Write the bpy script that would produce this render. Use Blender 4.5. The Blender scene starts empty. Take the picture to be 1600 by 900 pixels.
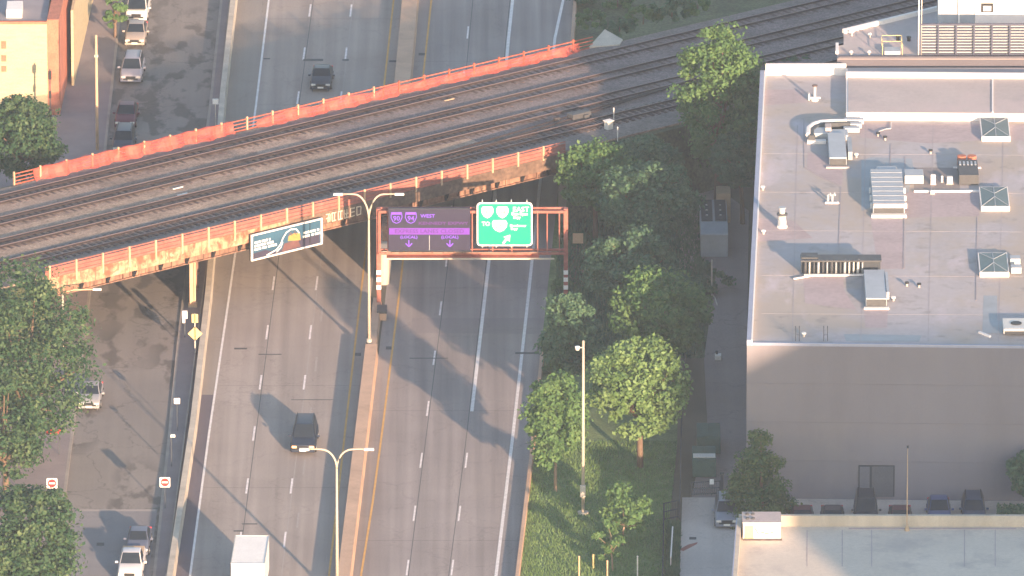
import bpy, bmesh, math, random
from mathutils import Vector, Matrix
R = math.radians
rnd = random.Random(7)
sc = bpy.context.scene
C = sc.collection

# ------------------------------------------------------------ camera
PITCH = R(18.5); FPX = 20600.0; DIST = 1051.0
cam_d = bpy.data.cameras.new('camera'); cam = bpy.data.objects.new('camera', cam_d); C.objects.link(cam)
cam.location = (0, -DIST * math.cos(PITCH), DIST * math.sin(PITCH))
cam.rotation_euler = (R(90) - PITCH, 0, 0)
cam_d.sensor_width = 36; cam_d.lens = 36 * FPX / 1600
cam_d.clip_start = 1; cam_d.clip_end = 9000
sc.camera = cam

# ------------------------------------------------------------ world, sun, exposure
SUN_AZ = R(160.5); SUN_EL = R(10.0)
w = bpy.data.worlds.new("World"); sc.world = w; w.use_nodes = True
nt = w.node_tree; bg = nt.nodes['Background']
sky = nt.nodes.new('ShaderNodeTexSky'); sky.sky_type = 'NISHITA'; sky.sun_disc = False
sky.sun_elevation = SUN_EL; sky.sun_rotation = SUN_AZ
sky.air_density = 1.0; sky.dust_density = 1.0; sky.ozone_density = 1.0
nt.links.new(sky.outputs[0], bg.inputs[0]); bg.inputs[1].default_value = 0.12
sd = bpy.data.lights.new('sun', 'SUN'); so = bpy.data.objects.new('sun', sd); C.objects.link(so)
sd.energy = 5.0; sd.angle = R(0.6); sd.color = (1.0, 0.66, 0.42)
sdir = Vector((math.sin(SUN_AZ) * math.cos(SUN_EL), math.cos(SUN_AZ) * math.cos(SUN_EL), math.sin(SUN_EL)))
so.rotation_euler = sdir.to_track_quat('Z', 'Y').to_euler()
so.location = (0, -100, 200)
sc.view_settings.view_transform = 'Standard'; sc.view_settings.look = 'None'
sc.view_settings.exposure = 1.62; sc.view_settings.gamma = 1.0
sc.view_settings.use_curve_mapping = False

# ------------------------------------------------------------ survey helpers: photograph pixel -> world point
FWD = Vector((0, math.cos(PITCH), -math.sin(PITCH))); UP = Vector((0, math.sin(PITCH), math.cos(PITCH)))
def ray(u, v): return FWD * FPX + Vector((1, 0, 0)) * (u - 800) - UP * (v - 450)
def P(u, v, z=0.0):
    d = ray(u, v); t = (z - cam.location.z) / d.z
    p = cam.location + d * t; return Vector((p.x, p.y, z))
def V(u, v, Y):
    d = ray(u, v); t = (Y - cam.location.y) / d.y
    return cam.location + d * t
def poly_x(pl, v):
    pl = sorted(pl)
    if v <= pl[0][0]: a, b = pl[0], pl[1]
    elif v >= pl[-1][0]: a, b = pl[-2], pl[-1]
    else:
        for a, b in zip(pl, pl[1:]):
            if a[0] <= v <= b[0]: break
    return a[1] + (b[1] - a[1]) * (v - a[0]) / (b[0] - a[0])

# ------------------------------------------------------------ materials
def pm(name, col, var=.15, scale=.5, stretch=(1, 1, 1), rough=.85, metal=0.0, fine=.08, fscale=12., emit=None, spec=.3, col2=None, thr=None, bump=0):
    m = bpy.data.materials.new(name); m.use_nodes = True; n = m.node_tree; L = n.links
    b = n.nodes['Principled BSDF']; b.inputs['Roughness'].default_value = rough; b.inputs['Metallic'].default_value = metal
    b.inputs['Specular IOR Level'].default_value = spec
    tc = n.nodes.new('ShaderNodeTexCoord'); mp = n.nodes.new('ShaderNodeMapping'); mp.inputs['Scale'].default_value = stretch
    L.new(tc.outputs['Object'], mp.inputs[0])
    nz = n.nodes.new('ShaderNodeTexNoise'); nz.inputs['Scale'].default_value = scale; nz.inputs['Detail'].default_value = 5; nz.inputs['Roughness'].default_value = .6
    L.new(mp.outputs[0], nz.inputs['Vector'])
    cr = n.nodes.new('ShaderNodeValToRGB')
    c2 = col2 or tuple(min(1, c * (1 + var)) for c in col); c1 = col if col2 else tuple(c * (1 - var) for c in col)
    lo, hi = thr or (.3, .7)
    cr.color_ramp.elements[0].position = lo; cr.color_ramp.elements[1].position = hi
    cr.color_ramp.elements[0].color = (*c1, 1); cr.color_ramp.elements[1].color = (*c2, 1)
    L.new(nz.outputs[0], cr.inputs[0])
    nf = n.nodes.new('ShaderNodeTexNoise'); nf.inputs['Scale'].default_value = fscale; nf.inputs['Detail'].default_value = 3
    L.new(tc.outputs['Object'], nf.inputs['Vector'])
    mr = n.nodes.new('ShaderNodeMapRange'); mr.inputs[1].default_value = .3; mr.inputs[2].default_value = .7
    mr.inputs[3].default_value = 1 - fine; mr.inputs[4].default_value = 1 + fine
    L.new(nf.outputs[0], mr.inputs[0])
    mx = n.nodes.new('ShaderNodeVectorMath'); mx.operation = 'SCALE'
    L.new(cr.outputs[0], mx.inputs[0]); L.new(mr.outputs[0], mx.inputs['Scale'])
    L.new(mx.outputs[0], b.inputs['Base Color'])
    if emit:
        b.inputs['Emission Color'].default_value = (*emit[0], 1); b.inputs['Emission Strength'].default_value = emit[1]
    if bump:
        bp = n.nodes.new('ShaderNodeBump'); bp.inputs['Strength'].default_value = bump; bp.inputs['Distance'].default_value = .05
        L.new(nf.outputs[0], bp.inputs['Height']); L.new(bp.outputs[0], b.inputs['Normal'])
    return m

def stain(m, col, scale, lo, hi, amt, stretch=(1, 1, 1)):
    n = m.node_tree; L = n.links; b = n.nodes['Principled BSDF']; src = b.inputs['Base Color'].links[0].from_socket
    tc = n.nodes.new('ShaderNodeTexCoord'); mp = n.nodes.new('ShaderNodeMapping'); mp.inputs['Scale'].default_value = stretch; mp.inputs['Location'].default_value = (scale * 37, scale * 91, 0)
    z = n.nodes.new('ShaderNodeTexNoise'); z.inputs['Scale'].default_value = scale; z.inputs['Detail'].default_value = 6; z.inputs['Roughness'].default_value = .62
    L.new(tc.outputs['Object'], mp.inputs[0]); L.new(mp.outputs[0], z.inputs['Vector'])
    r = n.nodes.new('ShaderNodeMapRange'); r.inputs[1].default_value = lo; r.inputs[2].default_value = hi; r.inputs[4].default_value = amt; L.new(z.outputs[0], r.inputs[0])
    mx = n.nodes.new('ShaderNodeMix'); mx.data_type = 'RGBA'; L.new(r.outputs[0], mx.inputs[0]); L.new(src, mx.inputs[6]); mx.inputs[7].default_value = (*col, 1)
    L.new(mx.outputs[2], b.inputs['Base Color']); return m
def road_mat(name, base, crack=.35, streak=.16, patch=None, joint=0, heavy=0):
    """worn pavement: large tone patches, wheel-path streaks along y, crack lines, optional dark repair blotches"""
    m = bpy.data.materials.new(name); m.use_nodes = True; n = m.node_tree; L = n.links
    b = n.nodes['Principled BSDF']; b.inputs['Roughness'].default_value = .9; b.inputs['Specular IOR Level'].default_value = .2
    tc = n.nodes.new('ShaderNodeTexCoord')
    def noise(scale, stretch, det=4, rot=0.):
        mp = n.nodes.new('ShaderNodeMapping'); mp.inputs['Scale'].default_value = stretch; mp.inputs['Rotation'].default_value = (0, 0, rot)
        L.new(tc.outputs['Object'], mp.inputs[0])
        z = n.nodes.new('ShaderNodeTexNoise'); z.inputs['Scale'].default_value = scale; z.inputs['Detail'].default_value = det
        L.new(mp.outputs[0], z.inputs['Vector']); return z.outputs[0]
    def rng(s, a, c, lo=.3, hi=.7):
        r = n.nodes.new('ShaderNodeMapRange'); r.inputs[1].default_value = lo; r.inputs[2].default_value = hi
        r.inputs[3].default_value = a; r.inputs[4].default_value = c; L.new(s, r.inputs[0]); return r.outputs[0]
    def mul(a, c):
        q = n.nodes.new('ShaderNodeMath'); q.operation = 'MULTIPLY'; L.new(a, q.inputs[0]); L.new(c, q.inputs[1]); return q.outputs[0]
    f = rng(noise(.12, (1, 1, 1)), .9, 1.1)
    f = mul(f, rng(noise(.5, (2.2, .035, 1), 3, R(2.1)), 1 - streak, 1 + streak))
    f = mul(f, rng(noise(7, (1, 1, 1), 5), .93, 1.07))
    # crack network
    vo = n.nodes.new('ShaderNodeTexVoronoi'); vo.feature = 'DISTANCE_TO_EDGE'; vo.inputs['Scale'].default_value = .14
    dm = n.nodes.new('ShaderNodeVectorMath'); dm.operation = 'ADD'
    dz = n.nodes.new('ShaderNodeTexNoise'); dz.inputs['Scale'].default_value = .8; dz.inputs['Detail'].default_value = 4
    L.new(tc.outputs['Object'], dz.inputs['Vector'])
    sc_ = n.nodes.new('ShaderNodeVectorMath'); sc_.operation = 'SCALE'; sc_.inputs['Scale'].default_value = 2.2
    L.new(dz.outputs['Color'], sc_.inputs[0]); L.new(tc.outputs['Object'], dm.inputs[0]); L.new(sc_.outputs[0], dm.inputs[1])
    L.new(dm.outputs[0], vo.inputs['Vector'])
    f = mul(f, rng(vo.outputs['Distance'], 1 - crack, 1, 0, .012))
    if heavy:
        k = noise(.55, (1, .45, 1), 6); g = noise(.07, (1.3, .5, 1), 2)
        k1 = rng(k, 0, 1, .50, .57); g1 = rng(g, 0, 1, .43, .53)
        q = mul(k1, g1)
        r = n.nodes.new('ShaderNodeMapRange'); r.inputs[3].default_value = 1; r.inputs[4].default_value = 1 - heavy; L.new(q, r.inputs[0])
        f = mul(f, r.outputs[0])
    if joint:
        sp = n.nodes.new('ShaderNodeSeparateXYZ'); L.new(tc.outputs['Object'], sp.inputs[0])
        md = n.nodes.new('ShaderNodeMath'); md.operation = 'PINGPONG'; md.inputs[1].default_value = joint
        L.new(sp.outputs[1], md.inputs[0]); f = mul(f, rng(md.outputs[0], .8, 1, .04, .09))
    mx = n.nodes.new('ShaderNodeVectorMath'); mx.operation = 'SCALE'; mx.inputs[0].default_value = base
    L.new(f, mx.inputs['Scale']); L.new(mx.outputs[0], b.inputs['Base Color'])
    return m

def leaf_mat(name, c1, c2, c3):
    m = bpy.data.materials.new(name); m.use_nodes = True; n = m.node_tree; L = n.links
    b = n.nodes['Principled BSDF']; b.inputs['Roughness'].default_value = .6; b.inputs['Specular IOR Level'].default_value = .25
    ge = n.nodes.new('ShaderNodeNewGeometry'); cr = n.nodes.new('ShaderNodeValToRGB')
    cr.color_ramp.elements[0].color = (*c1, 1); cr.color_ramp.elements[1].color = (*c3, 1)
    e = cr.color_ramp.elements.new(.5); e.color = (*c2, 1)
    tc = n.nodes.new('ShaderNodeTexCoord'); nz = n.nodes.new('ShaderNodeTexNoise'); nz.inputs['Scale'].default_value = .55; nz.inputs['Detail'].default_value = 3
    L.new(tc.outputs['Object'], nz.inputs['Vector']); ma = n.nodes.new('ShaderNodeMath'); ma.operation = 'MULTIPLY_ADD'; ma.inputs[1].default_value = 1.6; ma.inputs[2].default_value = -.55
    L.new(nz.outputs[0], ma.inputs[0]); mb = n.nodes.new('ShaderNodeMath'); mb.operation = 'MULTIPLY_ADD'; mb.inputs[1].default_value = .6; L.new(ge.outputs['Random Per Island'], mb.inputs[0]); L.new(ma.outputs[0], mb.inputs[2])
    L.new(mb.outputs[0], cr.inputs[0]); L.new(cr.outputs[0], b.inputs['Base Color'])
    tr = n.nodes.new('ShaderNodeBsdfTranslucent'); L.new(cr.outputs[0], tr.inputs[0])
    mx = n.nodes.new('ShaderNodeMixShader'); mx.inputs[0].default_value = .3
    L.new(b.outputs[0], mx.inputs[1]); L.new(tr.outputs[0], mx.inputs[2])
    L.new(mx.outputs[0], n.nodes['Material Output'].inputs[0])
    return m

M = {}
M['earth'] = pm('earth', (.13, .115, .085), .25, .08)
M['hwy_left'] = road_mat('highway_concrete', (.335, .290, .265), .14, .15, joint=12)
M['hwy_right'] = road_mat('highway_concrete_grey', (.30, .265, .257), .14, .18, joint=15)
M['shoulder'] = road_mat('shoulder_concrete', (.285, .25, .225), .12, .08)
M['shoulder_dark'] = road_mat('shoulder_asphalt', (.135, .12, .145), .1, .06)
M['street'] = road_mat('street_asphalt', (.245, .22, .205), .3, .08, heavy=.45)
M['sidewalk'] = pm('sidewalk_concrete', (.26, .22, .225), .12, .3, fine=.06)
M['kerb'] = pm('kerb_concrete', (.34, .30, .27), .15, .6)
M['conc'] = pm('barrier_concrete', (.52, .355, .255), .15, .5, rough=.9)
M['conc2'] = pm('pale_concrete', (.50, .45, .38), .18, .6, stretch=(1, 1, .3))
M['abut'] = pm('abutment_concrete', (.30, .265, .23), .2, .4, stretch=(1, 1, .4))
M['white_line'] = pm('white_road_paint', (.72, .70, .70), .12, 2.0, fine=.12)
M['dash_line'] = pm('worn_white_road_paint', (.75, .70, .70), .2, 2.0, fine=.15)
M['old_line'] = pm('ghost_road_paint', (.36, .32, .305), .1, 2.0)
M['yellow_line'] = pm('yellow_road_paint', (.60, .36, .12), .15, 2.0, fine=.12)
M['seam'] = pm('tar_seam', (.10, .10, .105), .2, 2.0)
M['grass'] = pm('lawn', (.15, .205, .085), .3, .35, fine=.3, fscale=5, bump=.6)
M['weeds'] = pm('scrub_ground', (.09, .11, .055), .4, .3, fine=.35, fscale=4, bump=.6)
M['dirt'] = pm('bare_dirt', (.20, .15, .12), .25, .5, fine=.2)
M['alley'] = road_mat('alley_asphalt', (.27, .235, .23), .2, .05)
M['lot'] = road_mat('parking_lot_asphalt', (.50, .45, .42), .15, .06)
M['ballast'] = pm('railway_ballast', (.29, .22, .185), .35, .35, stretch=(.5, 1, 1), fine=.35, fscale=6, rough=.95); stain(M['ballast'], (.10, .06, .06), .35, .52, .66, .7); stain(M['ballast'], (.30, .22, .18), .2, .55, .65, .6)
M['ballast_tan'] = pm('pale_ballast', (.33, .25, .20), .25, .7, fine=.3, fscale=5, rough=.95)
M['ballast_grey'] = pm('walkway_ballast', (.18, .16, .155), .2, .7, fine=.25, fscale=5, rough=.95)
M['tie'] = pm('creosoted_timber', (.095, .075, .075), .3, 1.5, rough=.9)
M['tie2'] = pm('weathered_timber', (.14, .105, .10), .3, 1.5, rough=.9)
M['rail'] = pm('rusty_rail_steel', (.04, .028, .03), .2, 1.5, rough=.6, metal=.2)
M['railhead'] = pm('polished_rail_head', (.20, .155, .165), .1, 1.5, rough=.5, metal=.3)
M['red'] = pm('red_oxide_steel', (.40, .105, .065), .25, .9, rough=.7, fine=.15, fscale=4)
M['red2'] = pm('faded_red_steel', (.33, .12, .095), .25, .9, rough=.7, fine=.15, fscale=4)
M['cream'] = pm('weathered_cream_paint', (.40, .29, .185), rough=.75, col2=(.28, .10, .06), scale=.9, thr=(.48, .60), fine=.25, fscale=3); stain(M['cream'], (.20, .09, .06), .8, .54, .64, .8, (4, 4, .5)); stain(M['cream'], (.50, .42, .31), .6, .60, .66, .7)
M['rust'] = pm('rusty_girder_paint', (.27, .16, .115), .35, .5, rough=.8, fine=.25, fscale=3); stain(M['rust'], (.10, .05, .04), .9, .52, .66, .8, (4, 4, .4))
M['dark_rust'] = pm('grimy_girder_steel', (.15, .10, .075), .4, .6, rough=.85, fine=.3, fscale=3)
M['post'] = pm('cream_post_paint', (.54, .38, .25), .2, 1.0)
M['galv'] = pm('galvanised_steel', (.55, .53, .50), .1, 1.0, rough=.45, metal=.35)
M['pole_tan'] = pm('painted_tan_steel', (.46, .41, .34), .08, 1.0, rough=.5)
stain(M['hwy_left'], (.24, .20, .21), .06, .5, .66, .55, (1, .3, 1)) if False else None
M['black'] = pm('black_metal', (.02, .02, .022), .1, 1.0, rough=.5)
M['white'] = pm('white_painted_metal', (.80, .79, .77), .05, 1.0, rough=.6)
M['dark'] = pm('dark_void', (.03, .032, .04), .1, 1.0)
M['roof'] = pm('white_roof_membrane', (.44, .42, .445), .085, .11, fine=.05, fscale=2.0, rough=.8, col2=(.36, .34, .355))
stain(M['roof'], (.41, .36, .32), .09, .44, .56, .9); stain(M['roof'], (.58, .53, .60), .16, .58, .70, .7, (1, .35, 1)); stain(M['roof'], (.24, .225, .225), .6, .57, .70, .6)
M['roof_stain'] = pm('stained_roof_membrane', (.41, .345, .36), .10, .35, fine=.08, fscale=3, rough=.85)
M['roof_bluish'] = pm('bluish_roof_patch', (.29, .32, .36), .12, .6, fine=.08, rough=.5)  # blue-grey patches; one of them stands for the long unit's shadow
M['roof2'] = pm('tan_roof_membrane', (.46, .41, .405), .10, .15, fine=.06, fscale=3, rough=.85)
M['roof3'] = pm('low_roof_membrane', (.60, .54, .47), .08, .12, fine=.05, fscale=3, rough=.85)
stain(M['roof3'], (.42, .38, .36), .25, .52, .66, .7)
M['ubwall'] = pm('dark_tan_panel', (.115, .11, .135), .06, .3)
M['coping'] = pm('white_coping', (.82, .78, .76), .05, .6, rough=.6)
stain(M['roof2'], (.52, .44, .44), .15, .5, .62, .8); stain(M['roof2'], (.33, .30, .34), .1, .55, .65, .6)
M['coping_blue'] = pm('blue_grey_coping', (.30, .34, .46), .08, .6, rough=.6)
M['wallgrey'] = pm('grey_precast_wall', (.225, .215, .25), .07, .12, stretch=(1, 1, .4), fine=.03, rough=.85)
stain(M['wallgrey'], (.18, .165, .185), .22, .48, .66, .45, (1, 1, .12)); stain(M['wallgrey'], (.26, .245, .255), .10, .5, .66, .6)
M['tanwall'] = pm('tan_panel_wall', (.25, .225, .225), .07, .3, rough=.85)
M['yellowbrick'] = pm('yellow_brick', (.50, .42, .27), .12, .8, stretch=(1, 1, 5), fine=.1, fscale=8)
M['redbrick'] = pm('red_brick', (.46, .17, .11), .2, .8, fine=.15, fscale=8)
M['unit'] = pm('grey_sheet_metal', (.38, .42, .47), .08, 1.2, rough=.55, metal=.15)
M['unit_dark'] = pm('dark_intake_grille', (.07, .075, .085), .15, 2.0, rough=.6)
M['unit_lt'] = pm('pale_sheet_metal', (.62, .62, .60), .08, 1.2, rough=.55)
M['glass_sky'] = pm('skylight_glazing', (.10, .155, .17), .12, 1.2, rough=.5, spec=.3)
M['louver'] = pm('louvre_metal', (.07, .078, .125), .06, .8, rough=.6)
M['tan_eq'] = pm('tan_equipment_paint', (.50, .37, .25), .1, 1.2)
M['bark'] = pm('bark', (.17, .12, .085), .3, 3.0, stretch=(1, 1, .2), rough=.95)
M['bark_pale'] = pm('pale_bark', (.30, .23, .17), .2, 3.0, stretch=(1, 1, .2), rough=.95)
M['tyre'] = pm('tyre_rubber', (.02, .02, .02), .1, 3.0)
M['rim'] = pm('alloy_rim', (.35, .35, .36), .1, 3.0, rough=.35, metal=.7)
M['glass'] = pm('car_glass', (.015, .022, .035), .15, 3.0, rough=.3, spec=.35)
M['lamp_glass'] = pm('headlamp_lens', (.75, .72, .66), .05, 4.0, rough=.2, spec=.6)
M['signal'] = pm('lit_turn_lamp', (.9, .5, .2), .05, 4.0, emit=((1, .45, .12), 1.2))
M['plate'] = pm('number_plate', (.75, .74, .70), .03, 4.0)
M['net'] = None
M['green'] = pm('sign_green', (.0, .42, .22), .04, .8, rough=.45)
M['signwhite'] = pm('sign_white', (.82, .82, .82), .03, .8, rough=.5)
M['signred'] = pm('sign_red', (.60, .03, .03), .05, .8, rough=.5)
M['signyellow'] = pm('sign_yellow', (.62, .50, .24), .05, .8, rough=.5)
M['led'] = pm('led_board_face', (.03, .028, .055), .08, 1.0, stretch=(6, 1, 1), emit=((.30, .16, .45), .01))
M['ledlit'] = pm('led_violet', (.12, .05, .3), .05, 1.0, emit=((.34, .10, 1.0), .28))
M['ledbar'] = pm('led_magenta', (.12, .04, .24), .05, 1.0, emit=((.36, .06, 1.0), .12))
M['leddark'] = pm('led_unlit', (.08, .03, .16), .05, 1.0, emit=((.20, .05, .42), .08))
M['ad_sky'] = pm('poster_blue', (.035, .10, .17), .35, .35, stretch=(.4, 1, 1), rough=.6)
M['ad_slate'] = pm('poster_slate', (.045, .042, .075), .12, .8, rough=.6)
M['ad_yellow'] = pm('poster_yellow', (.42, .26, .08), .15, 1.5, rough=.6)
M['ad_brown'] = pm('poster_maroon', (.14, .07, .07), .2, 1.5, rough=.6)
M['dumpster'] = pm('green_dumpster_paint', (.06, .12, .10), .15, 1.5)
M['fence_dark'] = pm('dark_fence_metal', (.05, .06, .075), .1, 1.0)
M['stain_red'] = pm('red_utility_paint', (.30, .13, .11), .15, 2.0)
M['slateroof'] = pm('grey_roof_felt', (.30, .27, .29), .08, .6)
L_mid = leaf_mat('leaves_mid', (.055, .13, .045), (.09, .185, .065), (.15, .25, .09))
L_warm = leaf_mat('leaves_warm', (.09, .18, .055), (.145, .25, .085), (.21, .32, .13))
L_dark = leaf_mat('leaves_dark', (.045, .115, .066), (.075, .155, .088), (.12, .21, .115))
L_left = leaf_mat('leaves_shade_toned', (.024, .072, .034), (.042, .10, .046), (.12, .18, .085))  # leaf colour darkened for shade, bright end as sparse sun flecks
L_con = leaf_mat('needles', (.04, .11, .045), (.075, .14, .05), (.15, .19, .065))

# netting: woven plastic that lets some of the background through
def net_mat():
    m = bpy.data.materials.new('orange_debris_netting'); m.use_nodes = True; n = m.node_tree; L = n.links
    b = n.nodes['Principled BSDF']; b.inputs['Roughness'].default_value = .6
    tc = n.nodes.new('ShaderNodeTexCoord'); nz = n.nodes.new('ShaderNodeTexNoise'); nz.inputs['Scale'].default_value = .9; nz.inputs['Detail'].default_value = 5
    L.new(tc.outputs['Object'], nz.inputs['Vector'])
    cr = n.nodes.new('ShaderNodeValToRGB'); cr.color_ramp.elements[0].color = (.52, .075, .055, 1); cr.color_ramp.elements[1].color = (.70, .15, .105, 1)
    L.new(nz.outputs[0], cr.inputs[0]); L.new(cr.outputs[0], b.inputs['Base Color'])
    t = n.nodes.new('ShaderNodeBsdfTransparent'); mx = n.nodes.new('ShaderNodeMixShader')
    n2 = n.nodes.new('ShaderNodeTexNoise'); n2.inputs['Scale'].default_value = .6; L.new(tc.outputs['Object'], n2.inputs['Vector'])
    mr = n.nodes.new('ShaderNodeMapRange'); mr.inputs[1].default_value = .35; mr.inputs[2].default_value = .65; mr.inputs[3].default_value = .12; mr.inputs[4].default_value = .6
    L.new(n2.outputs[0], mr.inputs[0]); L.new(mr.outputs[0], mx.inputs[0])
    L.new(b.outputs[0], mx.inputs[1]); L.new(t.outputs[0], mx.inputs[2]); L.new(mx.outputs[0], n.nodes['Material Output'].inputs[0])
    return m
M['net'] = net_mat()

# ------------------------------------------------------------ object helpers
def tag(o, label=None, cat=None, group=None, kind=None):
    if label: o['label'] = label
    if cat: o['category'] = cat
    if group: o['group'] = group
    if kind: o['kind'] = kind
    return o
def thing(name, label, cat, loc=(0, 0, 0), rz=0., group=None):
    o = bpy.data.objects.new(name, None); C.objects.link(o); o.location = Vector(loc); o.rotation_euler = (0, 0, rz)
    o.empty_display_size = .2
    return tag(o, label, cat, group)
def wmat(o):
    m = Matrix.Translation(o.location) @ o.rotation_euler.to_matrix().to_4x4()
    return (wmat(o.parent) @ m) if o.parent else m

class MB:
    def __init__(s): s.v = []; s.f = []; s.mi = []; s.cur = 0
    def add(s, vs, fs):
        b = len(s.v); s.v += [Vector(p) for p in vs]; s.f += [tuple(b + i for i in f) for f in fs]; s.mi += [s.cur] * len(fs); return s
    def box(s, c, d, rz=0., taper=1.0):
        c = Vector(c); hx, hy, hz = d[0] / 2, d[1] / 2, d[2] / 2; ca, sa = math.cos(rz), math.sin(rz); vs = []
        for k, t in ((-1, 1), (1, taper)):
            for x, y in ((-1, -1), (1, -1), (1, 1), (-1, 1)):
                X, Y = x * hx * t, y * hy * t; vs.append(c + Vector((X * ca - Y * sa, X * sa + Y * ca, k * hz)))
        return s.add(vs, [(3, 2, 1, 0), (4, 5, 6, 7), (0, 1, 5, 4), (1, 2, 6, 5), (2, 3, 7, 6), (3, 0, 4, 7)])
    def prism(s, pts, z0, z1):
        n = len(pts); a = [Vector((p[0], p[1], z0)) for p in pts]; b = [Vector((p[0], p[1], z1)) for p in pts]
        ar = sum(pts[i][0] * pts[(i + 1) % n][1] - pts[(i + 1) % n][0] * pts[i][1] for i in range(n))
        if ar < 0: a.reverse(); b.reverse()
        fs = [tuple(range(n - 1, -1, -1)), tuple(range(n, 2 * n))] + [(i, (i + 1) % n, n + (i + 1) % n, n + i) for i in range(n)]
        return s.add(a + b, fs)
    def quad(s, a, b, c, d): return s.add([a, b, c, d], [(0, 1, 2, 3)])
    def slab(s, a, b, w, z0, z1):
        """vertical-sided bar from a to b (xy), width w"""
        a = Vector((a[0], a[1])); b = Vector((b[0], b[1])); d = (b - a).normalized(); n = Vector((-d.y, d.x)) * w / 2
        return s.prism([a - n, b - n, b + n, a + n], z0, z1)
    def beam(s, a, b, w, h):
        """square bar between two 3-D points"""
        a = Vector(a); b = Vector(b); d = (b - a).normalized(); u = Vector((0, 0, 1)) if abs(d.z) < .9 else Vector((1, 0, 0))
        x = d.cross(u).normalized() * w / 2; y = x.cross(d).normalized() * h / 2
        vs = [a - x - y, a + x - y, a + x + y, a - x + y, b - x - y, b + x - y, b + x + y, b - x + y]
        return s.add(vs, [(3, 2, 1, 0), (4, 5, 6, 7), (0, 1, 5, 4), (1, 2, 6, 5), (2, 3, 7, 6), (3, 0, 4, 7)])
    def tube(s, pts, r, n=8):
        if not hasattr(r, '__len__'): r = [r] * len(pts)
        pts = [Vector(p) for p in pts]; b0 = len(s.v); vs = []; fs = []
        for i, p in enumerate(pts):
            d = (pts[min(i + 1, len(pts) - 1)] - pts[max(i - 1, 0)]).normalized()
            u = Vector((0, 0, 1)) if abs(d.z) < .9 else Vector((1, 0, 0)); x = d.cross(u).normalized(); y = x.cross(d).normalized()
            for k in range(n):
                a = 2 * math.pi * k / n; vs.append(p + (x * math.cos(a) + y * math.sin(a)) * r[i])
        for i in range(len(pts) - 1):
            for k in range(n): k2 = (k + 1) % n; fs.append((i * n + k, i * n + k2, (i + 1) * n + k2, (i + 1) * n + k))
        fs.append(tuple(range(n - 1, -1, -1))); fs.append(tuple((len(pts) - 1) * n + k for k in range(n)))
        return s.add(vs, fs)
    def cyl(s, c, r, h, n=16, r2=None):
        c = Vector(c); return s.tube([c, c + Vector((0, 0, h))], [r, r if r2 is None else r2], n)
    def build(s, name, mat, parent=None, world=False, smooth=False, bevel=0.):
        vs = s.v
        if parent is not None and world:
            inv = wmat(parent).inverted(); vs = [inv @ p for p in vs]
        me = bpy.data.meshes.new(name); me.from_pydata([tuple(p) for p in vs], [], s.f)
        mats = mat if isinstance(mat, (list, tuple)) else [mat]
        for m in mats: me.materials.append(m)
        if len(mats) > 1: me.polygons.foreach_set('material_index', s.mi)
        if bevel or smooth:
            bm = bmesh.new(); bm.from_mesh(me)
            bmesh.ops.recalc_face_normals(bm, faces=bm.faces)
            if bevel: bmesh.ops.bevel(bm, geom=[e for e in bm.edges if len(e.link_faces) == 2 and e.calc_face_angle(0) > .5], offset=bevel, segments=2, affect='EDGES', profile=.6)
            bm.to_mesh(me); bm.free()
        if smooth: me.polygons.foreach_set('use_smooth', [True] * len(me.polygons))
        me.update(); o = bpy.data.objects.new(name, me); C.objects.link(o)
        if parent is not None: o.parent = parent
        return o
def text_part(s, size, mat, parent, loc, rz=0., name='lettering', align='LEFT', sx=1., ext=.012, bold=0.0, world=True, lay=False):
    cu = bpy.data.curves.new(name, 'FONT'); cu.body = s; cu.size = size; cu.align_x = align; cu.align_y = 'CENTER'; cu.extrude = ext; cu.offset = bold; cu.resolution_u = 2
    t = bpy.data.objects.new(name, cu); C.objects.link(t); bpy.context.view_layer.update()
    me = bpy.data.meshes.new_from_object(t.evaluated_get(bpy.context.evaluated_depsgraph_get())); bpy.data.objects.remove(t)
    m = Matrix.Translation(loc) @ Matrix.Rotation(rz, 4, 'Z') @ (Matrix.Identity(4) if lay else Matrix.Rotation(R(90), 4, 'X')) @ Matrix.Diagonal((sx, 1, 1, 1))
    if world: m = wmat(parent).inverted() @ m
    me.transform(m); me.materials.clear(); me.materials.append(mat)
    o = bpy.data.objects.new(name, me); C.objects.link(o); o.parent = parent; return o

exec_parts = []
# ------------------------------------------------------------ the ground and roads
def sheet(name, pts, z, mat, th=.0):
    b = MB()
    if th: b.prism(pts, z - th, z)
    else:
        n = len(pts); ar = sum(pts[i][0] * pts[(i + 1) % n][1] - pts[(i + 1) % n][0] * pts[i][1] for i in range(n))
        q = list(pts) if ar > 0 else list(reversed(pts)); b.add([(p[0], p[1], z) for p in q], [tuple(range(len(q)))])
    return tag(b.build(name, mat), kind='structure')
G = 1500
tag(MB().add([(-G, -G, 0), (G, -G, 0), (G, G, 0), (-G, G, 0)], [(0, 1, 2, 3)]).build('ground', M['earth']), kind='structure')

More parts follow.
